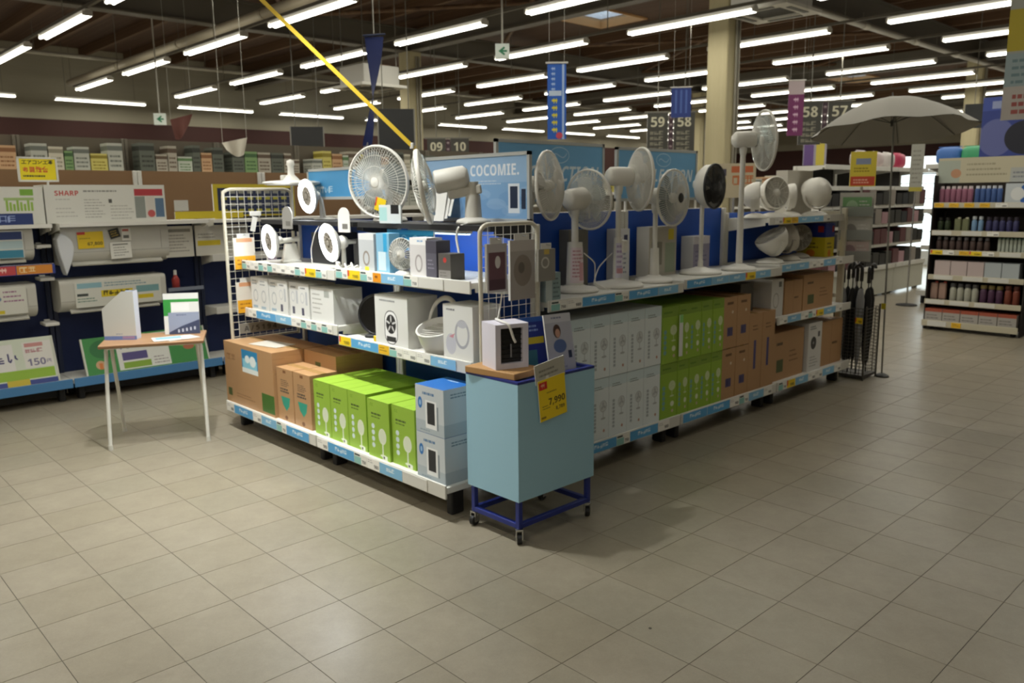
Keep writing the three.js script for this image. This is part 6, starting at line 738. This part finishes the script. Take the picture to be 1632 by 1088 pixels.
{ // loose cloths that sag from strings
  const sag = (label, pos, turn, w, h, col, fold) => { const t = thing('sagging_cloth', label, 'cloth', pos, turn), nx = 14, ny = 8, p = [], uv = [], idx = []; for (const s of [0.0015, -0.0015]) for (let j = 0; j <= ny; j++) for (let i = 0; i <= nx; i++) { const u = i / nx - 0.5, v = j / ny; p.push(u * w * (1 - 0.35 * v), -v * h * (0.55 + 0.45 * Math.cos(u * 2.4 + fold)) + u * h * 0.3, Math.sin(u * 9 + fold) * 0.04 * v + s); uv.push(u + 0.5, v); } for (let k = 0; k < 2; k++) for (let j = 0; j < ny; j++) for (let i = 0; i < nx; i++) { const a = k * (nx + 1) * (ny + 1) + j * (nx + 1) + i, b = a + nx + 1; k ? idx.push(a, a + 1, b, a + 1, b + 1, b) : idx.push(a, b, a + 1, a + 1, b, b + 1); }
    const g = new THREE.BufferGeometry(); g.setAttribute('position', new THREE.Float32BufferAttribute(p, 3)); g.setAttribute('uv', new THREE.Float32BufferAttribute(uv, 2)); g.setIndex(idx); g.computeVertexNormals(); mesh('cloth', g, M(col, 0.75), t); for (const s of [-1, 1]) mesh('string', cyl(0.003, 0.003, CEIL - pos[1] - s * h * 0.14, 5, s * w * 0.47, s * h * 0.14, 0), M('#a8a59a', 0.5), t); };
  sag('brown cloth banner sagging in front of the dark red wall band', [-13.9, 2.9, -5.64], rad(64), 0.36, 0.34, '#6a4038', 0.6); sag('white paper banner sagging above the next aisle', [-9.05, 2.2, -4.26], rad(60), 0.28, 0.2, '#cfcabb', -0.7);
}
{ // yellow strap pulled from the roof down to the desk fan
  const a = [-3.389, 1.782, -2.55], b = [-3.9, 2.5, -2.03], k = (5.78 - a[1]) / (2.5 - a[1]), t = thing('yellow_strap', 'yellow strap running from the roof down to the clear desk fan', 'strap', a), e = [(b[0] - a[0]) * k, (b[1] - a[1]) * k, (b[2] - a[2]) * k], len = Math.hypot(...e), g = new THREE.BoxGeometry(0.02, len, 0.003).rotateY(rad(46)); g.translate(0, len / 2, 0); g.applyQuaternion(new THREE.Quaternion().setFromUnitVectors(V(0, 1, 0), V(...e).normalize()));
  mesh('webbing', g, M('#d9b62c', 0.5), t); const e1 = e.map((v) => v / len); mesh('clip', rb(0.026, 0.03, 0.012, 0.004, e1[0] * 0.02, e1[1] * 0.02, e1[2] * 0.02), M('#b8b6ae', 0.4), t); }
{ // printed boards hanging at the walkway
  const r = art(120, 300, (x, w, h) => { fill(x, '#b9bcb4', 0, 0, w, h); fill(x, '#22408c', 30, 0, 90, 60); disc(x, '#d8dad0', 86, 34, 26, 30); disc(x, '#22408c', 86, 34, 12, 16); rows(x, '#77786e', 30, 72, 80, 3, 12, 6); fill(x, '#cdbb3c', 0, 112, w, 70); disc(x, '#d9c39a', 70, 146, 34, 26); fill(x, '#a9bcc0', 0, 186, w, 56); rows(x, '#7d98a0', 10, 196, 90, 4, 12, 5); fill(x, '#cfc8c2', 0, 242, w, 58); rows(x, '#b4605c', 14, 256, 90, 3, 13, 7); }, 1);
  hanger('hanging_poster', 'tall hanging poster with blue yellow and white blocks beside the walkway', [-1.53, 3.1, -6.2], rad(10), 0.5, 1.1, r, 0.012);
  const sign = (label, p, turn, w, h, reg) => { const t = thing('price_poster', label, 'sign', p, turn); mesh('poster', card(w, h, 0.01, reg), sheetOf(reg), t).position.y = h / 2; mesh('pole', cyl(0.012, 0.012, p[1] + 0.02, 10, 0, -p[1], -0.02), CHROME, t); mesh('foot', lathe([[0, 0], [0.14, 0], [0.13, 0.015], [0.02, 0.03], [0, 0.03]], 24).translate(0, -p[1], -0.02), DARK, t); };
  sign('yellow white and red poster on a pole past the leaflet rack', [-3.55, 1.6, -8.2], rad(30), 0.24, 0.34, art(90, 130, (x, w, h) => { fill(x, '#c9b63c', 0, 0, w, h); fill(x, '#7f88a0', 20, 26, 50, 22); rows(x, '#8d7c20', 14, 60, 60, 2, 10, 5); fill(x, '#b8452e', 4, 92, 82, 34); rows(x, '#dca890', 14, 102, 60, 2, 10, 5); }, 1));
  sign('cream poster with orange print on a pole behind the circulators', [-4.75, 1.5, -7.8], rad(34), 0.44, 0.36, art(140, 110, (x, w, h) => { fill(x, '#b9ad90', 0, 0, w, h); fill(x, '#4a4652', 14, 18, 30, 22); fill(x, '#b8623a', 60, 10, 70, 20); glyphs(x, '特価', 66, 38, 32, '#b86a3c', 0.12); fill(x, '#c4b23a', 4, 52, 40, 12); }, 1));
  sign('narrow cream poster on a pole beside the walkway gondola', [-4.3, 1.55, -11.6], rad(24), 0.16, 0.62, art(50, 150, (x, w, h) => { fill(x, '#a8a79c', 0, 0, w, h); rows(x, '#8a8980', 8, 20, 34, 8, 14, 5); fill(x, '#b8ab4a', 0, 136, w, 14); }, 1));
}
renderer.render(scene, camera);
